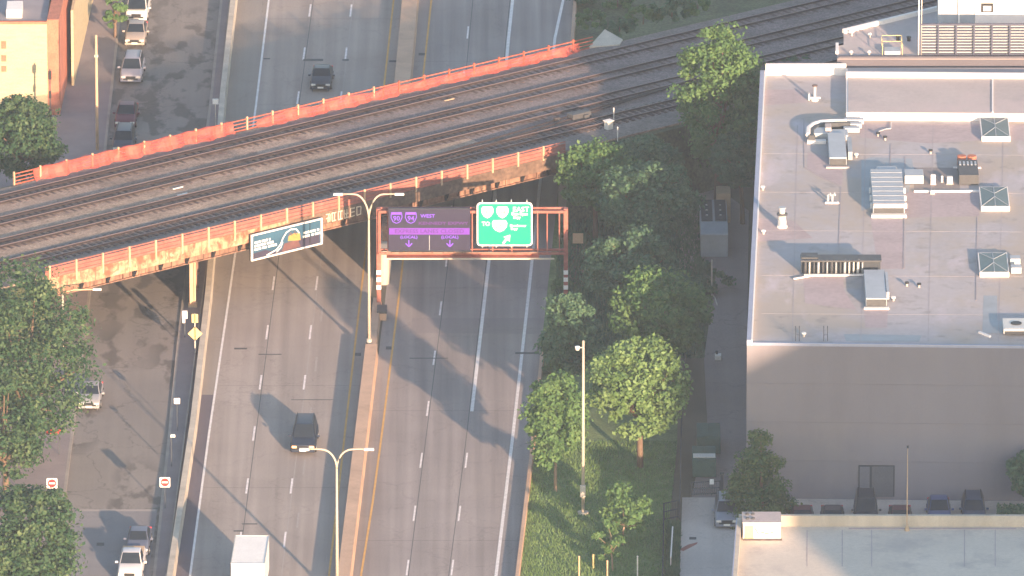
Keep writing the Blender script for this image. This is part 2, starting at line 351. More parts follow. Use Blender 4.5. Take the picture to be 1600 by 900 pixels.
WALL_L = [(900, 269), (675, 303), (450, 329), (190, 346), (0, 367)]
WHITE_L = [(900, 297), (675, 327), (450, 360), (165, 400), (0, 420)]
DASH1 = [(830, 377), (437, 428), (150, 466), (19, 484)]
DASH2 = [(835, 446), (595, 476), (518, 485), (150, 533), (19, 548)]
YEL_L = [(900, 514), (675, 539), (450, 565), (0, 615)]
MED_L = [(900, 531), (675, 556), (555, 570), (450, 581), (124, 622), (0, 632)]
MED_R = [(900, 548), (675, 577), (542, 593), (450, 604), (120, 641), (0, 651)]
YEL_R = [(900, 564), (787, 582), (675, 597), (450, 625), (0, 674)]
DASHR1 = [(885, 637), (414, 697), (40, 732), (0, 736)]
SOLID = [(885, 707), (717, 729), (645, 737), (400, 765), (85, 792), (0, 801)]
WHITE_R = [(900, 775), (675, 802), (450, 827), (60, 867), (0, 880)]
EDGE_R = [(900, 806), (715, 828), (540, 846), (470, 854), (300, 872), (60, 892), (0, 896)]
ST_L = [(900, 85), (615, 121), (450, 141), (200, 168), (0, 190)]
ST_R = [(900, 241), (675, 265), (500, 282), (190, 326), (0, 346)]
VS = [1500, 900, 787, 675, 595, 540, 470, 400, 300, 165, 60, 0, -300, -900]
def band(name, A, B, z, mat, v0=1500, v1=-900, da=0., db=0., th=0.):
    vs = [v for v in VS if v1 < v < v0]; vs = [v0] + vs + [v1]
    a = [P(poly_x(A, v), v) + Vector((da, 0, 0)) for v in vs]; b = [P(poly_x(B, v), v) + Vector((db, 0, 0)) for v in vs]
    o = MB()
    n = len(vs)
    if th:
        for i in range(n - 1): o.prism([a[i], b[i], b[i + 1], a[i + 1]], z - th, z)
    else:
        o.add([Vector((p.x, p.y, z)) for p in a + b], [(i, n + i, n + i + 1, i + 1) for i in range(n - 1)])
    return o.build(name, mat)
def line(name, A, w, mat, z=.016, segs=((1500, -900),)):
    o = MB()
    for v0, v1 in segs:
        vs = [v0] + [v for v in VS if v1 < v < v0] + [v1]
        for i in range(len(vs) - 1):
            p, q = P(poly_x(A, vs[i]), vs[i]), P(poly_x(A, vs[i + 1]), vs[i + 1])
            o.add([(p.x - w / 2, p.y, z), (p.x + w / 2, p.y, z), (q.x + w / 2, q.y, z), (q.x - w / 2, q.y, z)], [(0, 1, 2, 3)])
    return tag(o.build(name, mat), kind='structure')
tag(band('street_road', ST_L, ST_R, .004, M['street']), kind='structure')
tag(band('highway_road', WALL_L, MED_L, .004, M['hwy_left']), kind='structure')
tag(band('highway_road', MED_R, EDGE_R, .004, M['hwy_right']), kind='structure')
tag(band('highway_shoulder', WALL_L, WHITE_L, .008, M['shoulder'], db=-.1), kind='structure')
tag(band('highway_shoulder', WALL_L, WHITE_L, .012, M['shoulder_dark'], 1500, 617, db=-.1), kind='structure')
tag(band('street_pavement', ST_R, WALL_L, .13, M['sidewalk'], th=.12), kind='structure')
tag(band('street_kerb', ST_R, ST_R, .135, M['kerb'], da=-.1, db=.12, th=.13), kind='structure')
FARL = [(900, -120), (0, 95)]
tag(band('street_pavement', FARL, ST_L, .13, M['sidewalk'], th=.12), kind='structure')
tag(band('street_kerb', ST_L, ST_L, .135, M['kerb'], da=-.12, db=.1, th=.13), kind='structure')
line('edge_line', WHITE_L, .17, M['white_line'])
line('edge_line', YEL_L, .16, M['yellow_line'])
line('edge_line', YEL_R, .16, M['yellow_line'])
line('edge_line', WHITE_R, .24, M['white_line'])
line('lane_line', SOLID, .26, M['white_line'], segs=((643, -900),))
def vy(y): # pixel row of ground distance y
    d = (y - cam.location.y); a = math.atan2(cam.location.z, d) - PITCH
    return 450 + FPX * math.tan(a)
def ydash(v): return P(800, v).y
def dashes(A, vstart, vlim=(1400, -700), **k):
    y0 = ydash(vstart); segs = []
    for i in range(-30, 40):
        ya = y0 + i * 12.2; v0, v1 = vy(ya), vy(ya + 3.5)
        if vlim[1] < v0 < vlim[0]: segs.append((v0, v1))
    return segs
line('lane_line', DASH1, .15, M['dash_line'], segs=dashes(DASH1, 609))
line('lane_line', DASH2, .15, M['dash_line'], segs=dashes(DASH2, 609))
line('lane_line', DASHR1, .14, M['dash_line'], segs=dashes(DASHR1, 650))
line('lane_line', SOLID, .14, M['dash_line'], segs=[s for s in dashes(SOLID, 650) if s[0] > 700])
G1 = [(v, x + 7) for v, x in DASH2]
line('lane_line', [(v, x + 17 - (835 - v) * .008) for v, x in DASH2], .15, M['old_line'], z=.012, segs=dashes(DASH2, 660, (900, 480)))
line('lane_line', [(v, x + 2) for v, x in DASH2], .09, M['old_line'], z=.009, segs=((1500, -900),))
line('tar_seam', [(v, x + 3) for v, x in DASH1], .05, M['seam'], z=.009)
line('tar_seam', [(v, x + 3) for v, x in DASHR1], .05, M['seam'], z=.009)
line('tar_seam', [(v, x - 4) for v, x in SOLID], .05, M['seam'], z=.009)
# tar seams / patches across the lanes
sp = MB()
for (x0, x1, y, h) in ((474, 505, 94, 3.5), (412, 422, 92, 2), (608, 620, 96, 3), (535, 545, 94, 3), (654, 664, 85, 4), (404, 440, 554, 1.5), (555, 564, 554, 5), (603, 612, 544, 5), (366, 386, 545, 2.5), (378, 402, 819, 1.6), (365, 380, 830, 2), (805, 842, 552, 3), (1100, 1100, 0, 0), (455, 520, 625, 1), (640, 700, 560, 1.2)):
    a, b, c, d = P(x0, y + h / 2), P(x1, y + h / 2), P(x1, y - h / 2), P(x0, y - h / 2)
    sp.add([(p.x, p.y, .02) for p in (a, b, c, d)], [(0, 1, 2, 3)])
tag(sp.build('tar_patch', M['seam']), kind='structure')
# darker resurfaced panels on the right carriageway
for (va, vb, fa, fb) in ((500, 530, 625, 845), ):
    pass
def plane_px(name, pts, z, mat, th=0.): return sheet(name, [P(x, y) for x, y in pts], z, mat, th)
plane_px('road_patch', [(640, 520), (850, 522), (853, 497), (644, 497)], .0075, road_mat('patched_concrete', (.265, .235, .235), .2, .1))
plane_px('road_patch', [(100, 900), (232, 900), (246, 796), (117, 796)], .008, road_mat('resurfaced_asphalt', (.235, .225, .235), .12, .04))
line('stop_bar', [(0, 0), (1, 0)], .0, M['white_line'], segs=())if False else None
plane_px('road_bar', [(118, 799), (243, 799), (243, 796), (118, 796)], .0125, M['old_line'])
plane_px('drain_cover', [(151, 853), (163, 853), (163, 848), (151, 848)], .012, M['seam'])
# right-hand side: lawn, scrub, alley, lots
plane_px('lawn', [(806, 1400), (806, 900), (828, 715), (846, 540), (872, 300), (1065, 300), (1058, 700), (1035, 900), (1035, 1400)], .02, M['grass'])
plane_px('scrub_ground', [(873, 470), (872, 250), (1130, 250), (1125, 560), (1062, 560)], .03, M['weeds'])
plane_px('alley_road', [(1062, 250), (1170, 330), (1165, 780), (1080, 780), (1105, 660), (1100, 560), (1120, 420), (1062, 420)], .035, M['alley'])
plane_px('bare_ground', [(880, 450), (880, 385), (950, 378), (955, 425)], .045, M['dirt'])
plane_px('parking_lot', [(1062, 1400), (1062, 900), (1066, 778), (1165, 778), (1700, 775), (1700, 1400)], .04, M['lot'])
plane_px('drain_cover', [(1077, 844), (1088, 844), (1088, 840), (1077, 840)], .052, M['seam'])
plane_px('utility_mark', [(1060, 860), (1075, 852), (1090, 848), (1089, 851), (1068, 862)], .052, M['stain_red'])
# greens north-east of the bridge
plane_px('scrub_ground', [(897, 130), (897, -400), (1500, -400), (1250, 130)], .05, M['weeds'])
plane_px('yard_ground', [(0, 420), (-200, 420), (-200, -300), (95, -300), (95, 0), (90, 300)], .03, M['sidewalk'])

# ------------------------------------------------------------ barriers
def barrier(name, A, wb, wt, h, v0, v1, label, cat, mat, group=None):
    vs = [v0] + [v for v in VS if v1 < v < v0] + [v1]
    base = P(poly_x(A, vs[0]), vs[0]); t = thing(name, label, cat, base, 0, group); o = MB(); ps = []
    for v in vs:
        p = P(poly_x(A, v), v)
        for dx, z in ((-wb / 2, 0), (-wb / 2 * .9, .25), (-wt / 2, .5), (-wt / 2, h), (wt / 2, h), (wt / 2, .5), (wb / 2 * .9, .25), (wb / 2, 0)): ps.append(p + Vector((dx, 0, z)))
    n = 8; fs = []
    for i in range(len(vs) - 1):
        for k in range(n): fs.append((i * n + k, i * n + (k + 1) % n, (i + 1) * n + (k + 1) % n, (i + 1) * n + k))
    fs += [tuple(range(n)), tuple(reversed([(len(vs) - 1) * n + k for k in range(n)]))]
    o.add(ps, fs); o.build('concrete_body', mat, t, world=True)
    return t
def shift(A, d): return [(v, x + d) for v, x in A]
t = barrier('highway_barrier', shift(WALL_L, -1), .62, .45, 1.0, 1500, -900, 'long low concrete wall between the side street and the highway shoulder', 'barrier', M['conc2'])
cp = MB()
for v0, v1 in ((1500, 900), (900, 420), (420, 0), (0, -900)):
    a, b = P(poly_x(WALL_L, v0) - 8, v0), P(poly_x(WALL_L, v1) - 8, v1); cp.slab(a, b, .12, .13, .45)
cp.build('kerb_edge', M['kerb'], t, world=True)
# median: wide filled barrier, narrower north of the lamp
medc = lambda a, b: [(v, (poly_x(a, v) + poly_x(b, v)) / 2) for v in VS]
t = barrier('median_barrier', medc(MED_L, MED_R), .12 + 1.0, .92, 1.05, 1500, 557, 'flat topped pink concrete median south of the tall twin-arm lamp', 'barrier', M['conc'])
t = barrier('median_barrier', medc(MED_L, MED_R), .80, .60, .70, 556, 478, 'lower narrow stretch of concrete median beside the lamp foot', 'barrier', M['conc'])
t = barrier('median_barrier', medc(MED_L, MED_R), 1.5, 1.3, .95, 330, -900, 'concrete median running away beyond the railway bridge', 'barrier', M['conc'])
# low kerb wall on the right of the highway
KW = shift(EDGE_R, 3)
barrier('roadside_kerb_wall', KW, .35, .25, .55, 1500, 560, 'low sunlit concrete wall along the edge of the lawn', 'barrier', M['conc'])
barrier('roadside_kerb_wall', KW, .35, .25, .55, 290, -900, 'low concrete wall beside the highway past the bridge', 'barrier', M['conc'])

# ------------------------------------------------------------ railway bridge
DZ = 6.1
A0, B0 = P(112, 428, DZ), P(844, 250, DZ)
bd = (B0 - A0).normalized(); bn = Vector((-bd.y, bd.x, 0))
def W(u, n, z=DZ): p = A0 + bd * u + bn * n; return Vector((p.x, p.y, z))
def toUN(p): q = p - A0; return q.dot(bd), q.dot(bn)
_, BW = toUN(P(400, 201, DZ))
uN0, uN1 = toUN(P(72, 438, DZ))[0], toUN(P(884, 240, DZ))[0]
uF0, uF1 = toUN(P(22, 292, DZ))[0], toUN(P(922, 75, DZ))[0]
brz = math.atan2(bd.y, bd.x)
bridge = thing('railway_bridge', 'long rusty red steel railway bridge carrying four tracks over the highway and street', 'bridge', W(uN0, 0, 0), brz)
def bb(): return MB()
d = bb(); d.prism([W(uN0, .2), W(uN1, .2), W(uF1, BW - .2), W(uF0, BW - .2)], DZ - .5, DZ + .02); d.build('deck', M['dark_rust'], bridge, world=True)
# edge girders: cream fascia with rust, recessed lower girder, brackets
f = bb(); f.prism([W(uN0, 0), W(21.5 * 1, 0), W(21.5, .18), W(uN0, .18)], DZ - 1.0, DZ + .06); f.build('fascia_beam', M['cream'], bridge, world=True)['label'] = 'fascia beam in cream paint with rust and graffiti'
f = bb(); f.prism([W(21.5, .0), W(uN1, .0), W(uN1, .18), W(21.5, .18)], DZ - 1.0, DZ + .06); f.build('fascia_beam', M['dark_rust'], bridge, world=True)['label'] = 'dark fascia beam over the right carriageway, grime and shade in its colour'  # dark colour holds both grime and the shade of the trees
g = bb(); g.prism([W(uN0, .75), W(uN1, .75), W(uN1, 1.0), W(uN0, 1.0)], DZ - 1.7, DZ - .5)
g.prism([W(uN0, .55), W(uN1, .55), W(uN1, 1.2), W(uN0, 1.2)], DZ - 1.78, DZ - 1.7)
for i in range(int((uN1 - uN0) / 1.6)): g.prism([W(uN0 + i * 1.6, .62), W(uN0 + i * 1.6 + .08, .62), W(uN0 + i * 1.6 + .08, .75), W(uN0 + i * 1.6, .75)], DZ - 1.7, DZ - .6)
g.build('edge_girder', M['rust'], bridge, world=True)
for k in range(1, 6):
    g = bb(); nn = 1 + k * (BW - 2) / 6; g.prism([W(uN0 - nn * .1, nn), W(uN1 + nn * .1, nn), W(uN1 + nn * .1, nn + .3), W(uN0 - nn * .1, nn + .3)], DZ - 1.6, DZ - .5); g.build('floor_girder', M['dark_rust'], bridge, world=True)
g = bb(); g.prism([W(uF0, BW - 1), W(uF1, BW - 1), W(uF1, BW - .2), W(uF0, BW - .2)], DZ - 1.7, DZ - .5); g.build('edge_girder', M['rust'], bridge, world=True)
u = uN0 + 1.2
while u < uN1:
    b = bb(); x = Vector((bd.x, bd.y, 0)) * .11
    tri = [W(u, .18, DZ - 1.0), W(u, .6, DZ - 1.0), W(u, .54, DZ - 1.72)]
    b.add([p - x for p in tri] + [p + x for p in tri], [(0, 1, 2), (5, 4, 3), (0, 3, 4, 1), (1, 4, 5, 2), (2, 5, 3, 0)])
    b.build('bracket', M['black'], bridge, world=True); u += 2.6  # enlarged black bracket also stands for its triangular shadow
# near railing
rl = bb()
for zc, hh in ((1.0, .10), (.74, .24), (.44, .28), (.13, .26)):
    rl.prism([W(uN0, .06), W(uN1, .06), W(uN1, .11), W(uN0, .11)], DZ + zc - hh / 2, DZ + zc + hh / 2)
rail_near = rl.build('railing', M['red2'], bridge, world=True); rail_near['label'] = 'near red railing of wide horizontal bars with cream posts'
u = uN0 + .3; k = 0
while u < uN1:
    p = bb(); p.prism([W(u, -.07), W(u + .14, -.07), W(u + .14, .05), W(u, .05)], DZ - .55 if u < 21 else DZ - .1, DZ + 1.12); p.build('post', M['post'], rail_near, world=False) if False else None
    o = p.build('post', M['post'], None); o.parent = rail_near; o.matrix_parent_inverse = (wmat(bridge)).inverted()
    u += 2.03 * 1.28; k += 1
# far railing
rl = bb()
for zc, hh in ((1.05, .09), (.75, .07), (.45, .07), (.15, .16)):
    rl.prism([W(uF0, BW - .1), W(uF1, BW - .1), W(uF1, BW - .05), W(uF0, BW - .05)], DZ + zc - hh / 2, DZ + zc + hh / 2)
rail_far = rl.build('railing', M['red'], bridge, world=True); rail_far['label'] = 'far red railing'
u = uF0
while u < uF1:
    p = bb(); p.prism([W(u, BW - .16), W(u + .12, BW - .16), W(u + .12, BW - .02), W(u, BW - .02)], DZ, DZ + 1.25)
    o = p.build('post', M['post'] if u < uF0 + 38 else M['red'], None); o.parent = rail_far; o.matrix_parent_inverse = (wmat(bridge)).inverted()
    u += 2.6
# piers: steel columns between street and highway, concrete crash wall in the median, abutments
def road_dir(A, v): a, b = P(poly_x(A, v + 60), v + 60), P(poly_x(A, v - 60), v - 60); return (b - a).normalized()
wd = road_dir(WALL_L, 400)
pc = P(301, 487)
cap = bb(); L0 = pc + wd * 1.0; L1 = pc + wd * (BW / math.cos(R(0)) / max(.2, wd.dot(bn)) - 1.0)
for i in range(7):
    q = L0 + (L1 - L0) * i / 6; c = bb()
    c.box((q.x - .18, q.y, 2.2), (.12, .42, 4.15)); c.box((q.x + .18, q.y, 2.2), (.12, .42, 4.15)); c.box((q.x, q.y, 2.2), (.3, .08, 4.15)); c.box((q.x, q.y, .2), (.7, .7, .35))
    c.build('column', M['post'] if i == 0 else M['rust'], bridge, world=True)
pw = bb(); pw.slab(L0 + wd * .8, L1, .3, 0, DZ - 2.1); pw.build('pier_wall', M['abut'], bridge, world=True)
cap.slab(L0 - wd * .5, L1 + wd * .5, .5, DZ - 2.1, DZ - 1.785); cap.build('pier_cap', M['rust'], bridge, world=True)
md = road_dir(MED_L, 400); m0 = P(600, 443); m1 = m0 + md * (BW / max(.2, md.dot(bn)) + 2)
cw = bb(); seg = []
pts = []
for k in range(9):
    a = math.pi * (1 + k / 8); pts.append(Vector((m0.x + .42 * math.cos(a), m0.y + .42 * math.sin(a))))
r90 = Vector((.42, 0)); e = Vector((m1.x, m1.y))
cw.prism(pts + [e + r90, e - r90], 0, 2.9); cw.build('crash_wall', M['conc2'], bridge, world=True)
for i in range(7):
    q = m0 + md * (2.2 + i * 4.2); c = bb(); c.box((q.x, q.y, 3.6), (.4, .4, 1.4)); c.build('column', M['rust'], bridge, world=True)
cap = bb(); cap.slab(m0 + md * 1.6, m1, .5, DZ - 2.1, DZ - 1.785); cap.build('pier_cap', M['rust'], bridge, world=True)
def abut(u0n, u0f, sgn, nm='abutment'):
    a = W(u0n, 0, 0); b = W(u0f, BW, 0); c = bb()
    c.prism([a, b, b + bd * sgn * 1.5, a + bd * sgn * 1.5], 0, DZ - 1.8); c.build(nm, M['abut'], bridge, world=True)
abut(uN0 + .4, uF0 + 1.5, -1); abut(uN1 - .8, uF1 - .8, 1)
# big shadowy truss end right of the road: wing wall block
c = bb(); q = [P(920, 78, DZ), P(945, 50, DZ), P(973, 66, DZ), P(968, 74, DZ)]; c.prism(q, DZ - 2.5, DZ + .25); c.build('wing_wall', M['conc2'], bridge, world=True)
# graffiti on the fascia
gp = A0 + (P(508, 331, DZ) - A0).dot(bd) * bd

gf = bb()
M['graf'] = pm('graffiti_white', (.62, .52, .40), .2, 2.0)
U0 = (gp - A0).dot(bd); gw = bb()
for k in range(6):
    x = U0 + k * .62
    for (xa, za, xb, zb_) in rnd.sample([(0, .1, 0, .8), (0, .8, .42, .75), (.42, .75, .38, .1), (0, .45, .4, .45), (0, .1, .4, .12), (.2, .1, .25, .8)], 4): gw.beam(W(x + xa, -.012, DZ - 1.0 + za), W(x + xb, -.012, DZ - 1.0 + zb_ + .02), .02, .09)
gw.build('painted_lettering', M['graf'], bridge, world=True)
for u0, u1 in ((uN0 + .8, 12.2), (21.7, 24)):
    u = u0
    while u < u1:
        ww = rnd.uniform(.5, 1.0)
        for s_ in range(rnd.randint(2, 4)):
            x0 = u + rnd.random() * ww; z0 = DZ - .85 + rnd.random() * .3; x1 = x0 + rnd.uniform(-.3, .4); z1 = z0 + rnd.uniform(.1, .5)
            gf.beam(W(x0, -.012, z0), W(x1, -.012, z1), .02, .055)
        u += ww + rnd.uniform(.1, .8)
gf.build('painted_lettering', M['rust'], bridge, world=True)
# drain-pipe clutter hanging under the dark stretch
for (px, py, s_) in ((671, 330, .5), (748, 292, .35), (768, 290, .3)):
    pass

# embankments either side (one thing each, earth + ballast shoulders)
def embank(n0, n1, f0, f1, label):
    t = tag(MB().prism([W(n0, -.3), W(n1, -.3), W(f1, BW + .3), W(f0, BW + .3)], 0, DZ - .01).build('embankment', M['weeds']), kind='structure')
embank(uN1 - .2, 420, uF1 - .2, 420, ''); embank(-420, uN0 + .2, -420, uF0 + .2, '')
def slope(n0, n1, nbase, z0, z1, u0, u1):
    b = MB(); b.add([W(u0, n0, z1), W(u1, n0, z1), W(u1, n1, z0), W(u0, n1, z0)], [(0, 1, 2, 3)] if n1 > n0 else [(3, 2, 1, 0)])
    tag(b.build('embankment_slope', M['weeds']), kind='structure')
slope(-.3, -3.8, 0, 0, DZ - .02, uN1 + .5, 50); slope(BW + .3, BW + 8, 0, 0, DZ - .02, uF1 + 2.5, 420)
bal = MB(); bal.prism([W(-420, .3), W(420, .3), W(420, BW - .25), W(-420, BW - .25)], DZ + .021, DZ + .16)
tag(bal.build('ballast_bed', M['ballast']), kind='structure')
M['ballast_shade'] = pm('shade_toned_ballast', (.20, .165, .165), .25, .35, stretch=(.5, 1, 1), fine=.35, fscale=6, rough=.95)  # shade over the right-hand tracks put into a greyer ballast colour
bal = MB(); bal.add([W(uN1 - 6, .32, DZ + .163), W(420, .32, DZ + .163), W(420, BW - .3, DZ + .163), W(uN1 - 14, BW - .3, DZ + .163)], [(0, 1, 2, 3)]); tag(bal.build('shade_toned_ballast', M['ballast_shade']), kind='structure')
# pale and grey ballast strips between tracks (level walkways)
TN = [toUN(P(400, y, DZ + .2))[1] for y in (321, 286, 252, 218)]   # track centres
def strip(n0, n1, mat, u0=-420, u1=420, z=DZ + .165, nm='ballast_strip'):
    b = MB(); b.add([W(u0, n0, z), W(u1, n0, z), W(u1, n1, z), W(u0, n1, z)], [(0, 1, 2, 3)]); tag(b.build(nm, mat), kind='structure')
strip(TN[0] + 1.25, TN[0] + 1.85, M['ballast_grey']); strip(TN[0] + 1.85, TN[1] - 1.2, M['ballast_tan'], u1=uN1 - 4)
strip(TN[1] + 1.4, TN[2] - 1.45, M['ballast_tan'], u1=uN1 - 10, z=DZ + .165) if TN[2] - TN[1] > 3 else None
strip(TN[3] + 1.2, BW - .3, M['ballast_grey']); strip(.35, TN[0] - 1.25, M['ballast_grey'])

def rail_mesh(n, u0, u1, parent, curve=None):
    b = MB()
    for (w_, z0, z1, mi) in ((.15, 0, .02, 0), (.05, .02, .13, 0), (.085, .13, .165, 1)):
        b.cur = mi; b.prism([W(u0, n - w_ / 2), W(u1, n - w_ / 2), W(u1, n + w_ / 2), W(u0, n + w_ / 2)], DZ + .24 + z0, DZ + .24 + z1)
    return b.build('rail', [M['rail'], M['railhead']], parent, world=True)
tie_me = MB().box((0, 0, 0), (.24, 2.6, .16)).build('sleeper', M['tie']).data
tie_me2 = MB().box((0, 0, 0), (.24, 2.6, .16)).build('sleeper', M['tie2']).data
for o in [o for o in C.objects if o.name.startswith('sleeper')]: bpy.data.objects.remove(o)
tl = ['railway track nearest the red near railing, its dark sleepers clearly showing', 'second railway track from the near railing, beside the pale ballast strip',
      'third railway track from the near railing, rails rusty brown', 'farthest railway track, running along the orange netted railing']
for ti, n in enumerate(TN):
    t = thing('railway_track', tl[ti], 'railway track', W(0, n, DZ + .16), brz, 'parallel railway tracks across the bridge')
    for s_ in (-.7175, .7175): rail_mesh(n + s_, -420, 420, t)
    ulo, uhi = -8, 92; N = 100; cnt = 0; rest = MB()
    u = -60.
    while u < 200:
        j = rnd.uniform(-.06, .06); zz = -.07 if ti == 0 else rnd.choice((-.19, -.155, -.145, -.135, -.13))
        dark = ti == 0 or rnd.random() < .35 + (.3 if u > 50 else 0)
        if 0 - 4 <= u < 64 and cnt < 100:
            o = bpy.data.objects.new('sleeper', tie_me if dark else tie_me2); C.objects.link(o); o.parent = t; o.location = (u, j, .03 + zz + .06); cnt += 1
            u += .68
        else:
            rest.box((u, j, .03 + zz + .06), (.24, 2.6, .16)); u += .68
    o = rest.build('sleeper', M['tie'] if ti == 0 else M['tie2'], t); tag(o, kind='stuff')
    for s_ in ((.35,) if ti != 2 else (-.35, .35)) if ti in (1, 3) else ():
        pass
# third (inner guard) rails over the bridge
for ti in (1, 2, 3):
    t = [o for o in C.objects if o.name.startswith('railway_track') and o.type == 'EMPTY'][ti]
    b = MB()
    for s_ in (-.42, .42): b.prism([W(uN0, TN[ti] + s_ - .05), W(uN1, TN[ti] + s_ - .05), W(uN1, TN[ti] + s_ + .05), W(uN0, TN[ti] + s_ + .05)], DZ + .24, DZ + .36)
    b.build('guard_rail', M['rail'], t, world=True)
# crossover between tracks on the right
t = thing('crossover_track', 'pair of switch rails crossing between tracks near the green sign side', 'railway switch', W(40, TN[1], DZ + .2), brz)
for (a, bb_) in (((38, TN[0] + .72), (70, TN[1] - .72)), ((38, TN[0] - .5), (70, TN[1] + .5 - 1.2))):
    b = MB(); b.beam(W(a[0], a[1], DZ + .36), W(bb_[0], bb_[1], DZ + .36), .1, .12); b.build('rail', M['rail'], t, world=True)
# rail-side bits
def px_box(name, label, cat, u, v, z, d, mat, group=None, rz=None, part='housing'):
    p = P(u, v, z); t = thing(name, label, cat, p, brz if rz is None else rz, group)
    MB().box((0, 0, d[2] / 2), d).build(part, mat, t, bevel=min(d) * .08); return t
for (u, v, lab) in ((278, 295, 'white marker board lying between the middle tracks at the left'), (285, 305, 'thin white plank just below the white marker board'), (702, 157, 'pale yellow marker board lying beside a rail at mid bridge'), (517, 219, 'short orange tinted board lying on the ballast')):
    p = P(u, v, DZ + .2); t = tag(MB().box((0, 0, .08), (.95, .14, .06)).build('marker_board', M['signwhite'] if 'white' in lab else M['post']), lab, 'marker board', 'marker boards lying on the ballast'); t.location = p; t.rotation_euler = (0, 0, brz)
t = px_box('switch_machine', 'low dark switch machine between the tracks near the right abutment', 'switch machine', 905, 184, DZ + .17, (1.9, .8, .5), M['unit_dark'])
MB().box((.3, -.5, .2), (.5, .3, .3)).build('motor_cover', M['unit_dark'], t)
t = px_box('relay_cabinet', 'small pale relay cabinet at the trackside above the trees', 'cabinet', 951, 208, DZ - .2, (.55, .5, 1.0), M['unit_lt'])
MB().box((0, 0, 1.06), (.7, .6, .08)).build('lid', M['coping'], t)
t = px_box('switch_machine', 'small dark junction box standing between the rails', 'junction box', 869, 190, DZ + .17, (.4, .35, .3), M['unit_dark'])
MB().box((0, 0, .32), (.44, .4, .04)).build('lid', M['tie'], t)
# orange netting draped over the far railing
def netting(u0, u1, label, hfun):
    b = MB(); n = int((u1 - u0) / .35); vs = []
    for i in range(n + 1):
        u = u0 + (u1 - u0) * i / n; h = hfun(u) + .05 * math.sin(u * 3.1); s_ = .06 * math.sin(u * 1.7) + .05 * math.sin(u * 4.3)
        for k, (dn, dz) in enumerate(((-.55 + s_ * 3, -.0), (-.3 + s_ * 2, .28 * h), (-.2 + s_, .62 * h), (-.2 + s_ * .4, .97 * h), (.02, h))): vs.append(W(u, BW + dn, DZ + .17 + dz))
    fs = [(i * 5 + k, (i + 1) * 5 + k, (i + 1) * 5 + k + 1, i * 5 + k + 1) for i in range(n) for k in range(4)]
    b.add(vs, fs); o = b.build('debris_netting', M['net']); tag(o, label, 'netting', 'orange netting on the far railing'); return o
un = lambda x, y: toUN(P(x, y, DZ))[0]
netting(un(52, 285), un(362, 210), 'orange plastic netting draped over the far railing at the left end', lambda u: .95)
netting(un(400, 201), un(620, 148), 'orange plastic netting sagging along the far railing at mid bridge', lambda u: .55 + .3 * abs(math.sin(u * .55)))
netting(un(622, 148), un(900, 80), 'thin red netting on the far railing over the right carriageway', lambda u: .6)

# ------------------------------------------------------------ billboard hung on the bridge
ad_n = -.45
ua = toUN(V(0, 0, 0))[0]
def on_bridge_plane(u, v, n):
    d = ray(u, v); o = W(0, n); t = (o - cam.location).dot(bn) / d.dot(bn); p = cam.location + d * t; return (p - A0).dot(bd), p.z
a_u0, a_zt = on_bridge_plane(392, 366, ad_n); a_u1, a_zb = on_bridge_plane(503, 383, ad_n)
_, a_zt2 = on_bridge_plane(503, 341, ad_n); _, a_zb2 = on_bridge_plane(392, 406, ad_n)
zt, zb = (a_zt + a_zt2) / 2, (a_zb + a_zb2) / 2
bbd = thing('billboard', 'blue billboard with white frame hanging on the near side of the railway bridge', 'billboard', W(a_u0, ad_n, zb), brz)
AW = a_u1 - a_u0; AH = zt - zb
MB().box((AW / 2, .12, AH / 2), (AW, .16, AH)).build('backing_box', M['black'], bbd)
fr = MB()
for c, s_ in (((AW / 2, 0, .06), (AW, .2, .12)), ((AW / 2, 0, AH - .06), (AW, .2, .12)), ((.06, 0, AH / 2), (.12, .2, AH - .24)), ((AW - .06, 0, AH / 2), (.12, .2, AH - .24))): fr.box(c, s_)
fr.build('frame', M['white'], bbd)
po = MB().box((AW / 2, .025, AH / 2), (AW - .24, .03, AH - .24)).build('poster', M['ad_sky'], bbd)
def ad_poly(pts, y, mat):
    b = MB(); q = [(x * AW, y, z * AH) for x, z in pts]; b.add(q, [tuple(range(len(q)))]); return b.build('printed_artwork', mat, po)
ad_poly([(.03, .06), (.97, .06), (.97, .38), (.62, .40), (.55, .2), (.35, .12), (.2, .30), (.03, .26)], .006, M['ad_slate'])
ad_poly([(.43, .07), (.70, .10), (.66, .40), (.47, .36)], .003, M['ad_brown'])
ad_poly([(.52, .42), (.70, .34), (.69, .62), (.60, .66), (.53, .60)], .001, M['ad_yellow'])
b = MB()
def stroke(b, pts, wid):
    for p, q in zip(pts, pts[1:]): b.beam((p[0] * AW, -.004, p[1] * AH), (q[0] * AW, -.004, q[1] * AH), .008, wid)
stroke(b, [(.22, .08), (.36, .20), (.42, .38), (.45, .58), (.50, .76), (.56, .84), (.64, .80), (.68, .62)], .10)
stroke(b, [(.36, .10), (.42, .24), (.45, .44)], .06)
b.build('printed_artwork', M['signwhite'], po)
b = MB()
stroke(b, [(.53, .62), (.56, .72), (.58, .60)], .07); stroke(b, [(.61, .74), (.64, .58)], .07)
b.build('printed_artwork', M['ad_brown'], po)
b = MB()
for (x0, x1, z) in ((.05, .27, .66), (.05, .30, .53), (.05, .36, .40), (.74, .95, .58), (.73, .97, .44)):
    x = x0
    while x < x1:
        ww = rnd.uniform(.018, .03); hgt = .085
        b.box(((x + ww / 2) * AW, -.004, z * AH), (ww * AW, .008, hgt * AH)); x += ww + (.006 if rnd.random() < .8 else .02)
b.build('lettering', M['signwhite'], po)
b = MB(); b.box((.83 * AW, -.02, AH / 2), (.04, .03, AH - .24)); b.build('hanger_strap', M['black'], bbd)

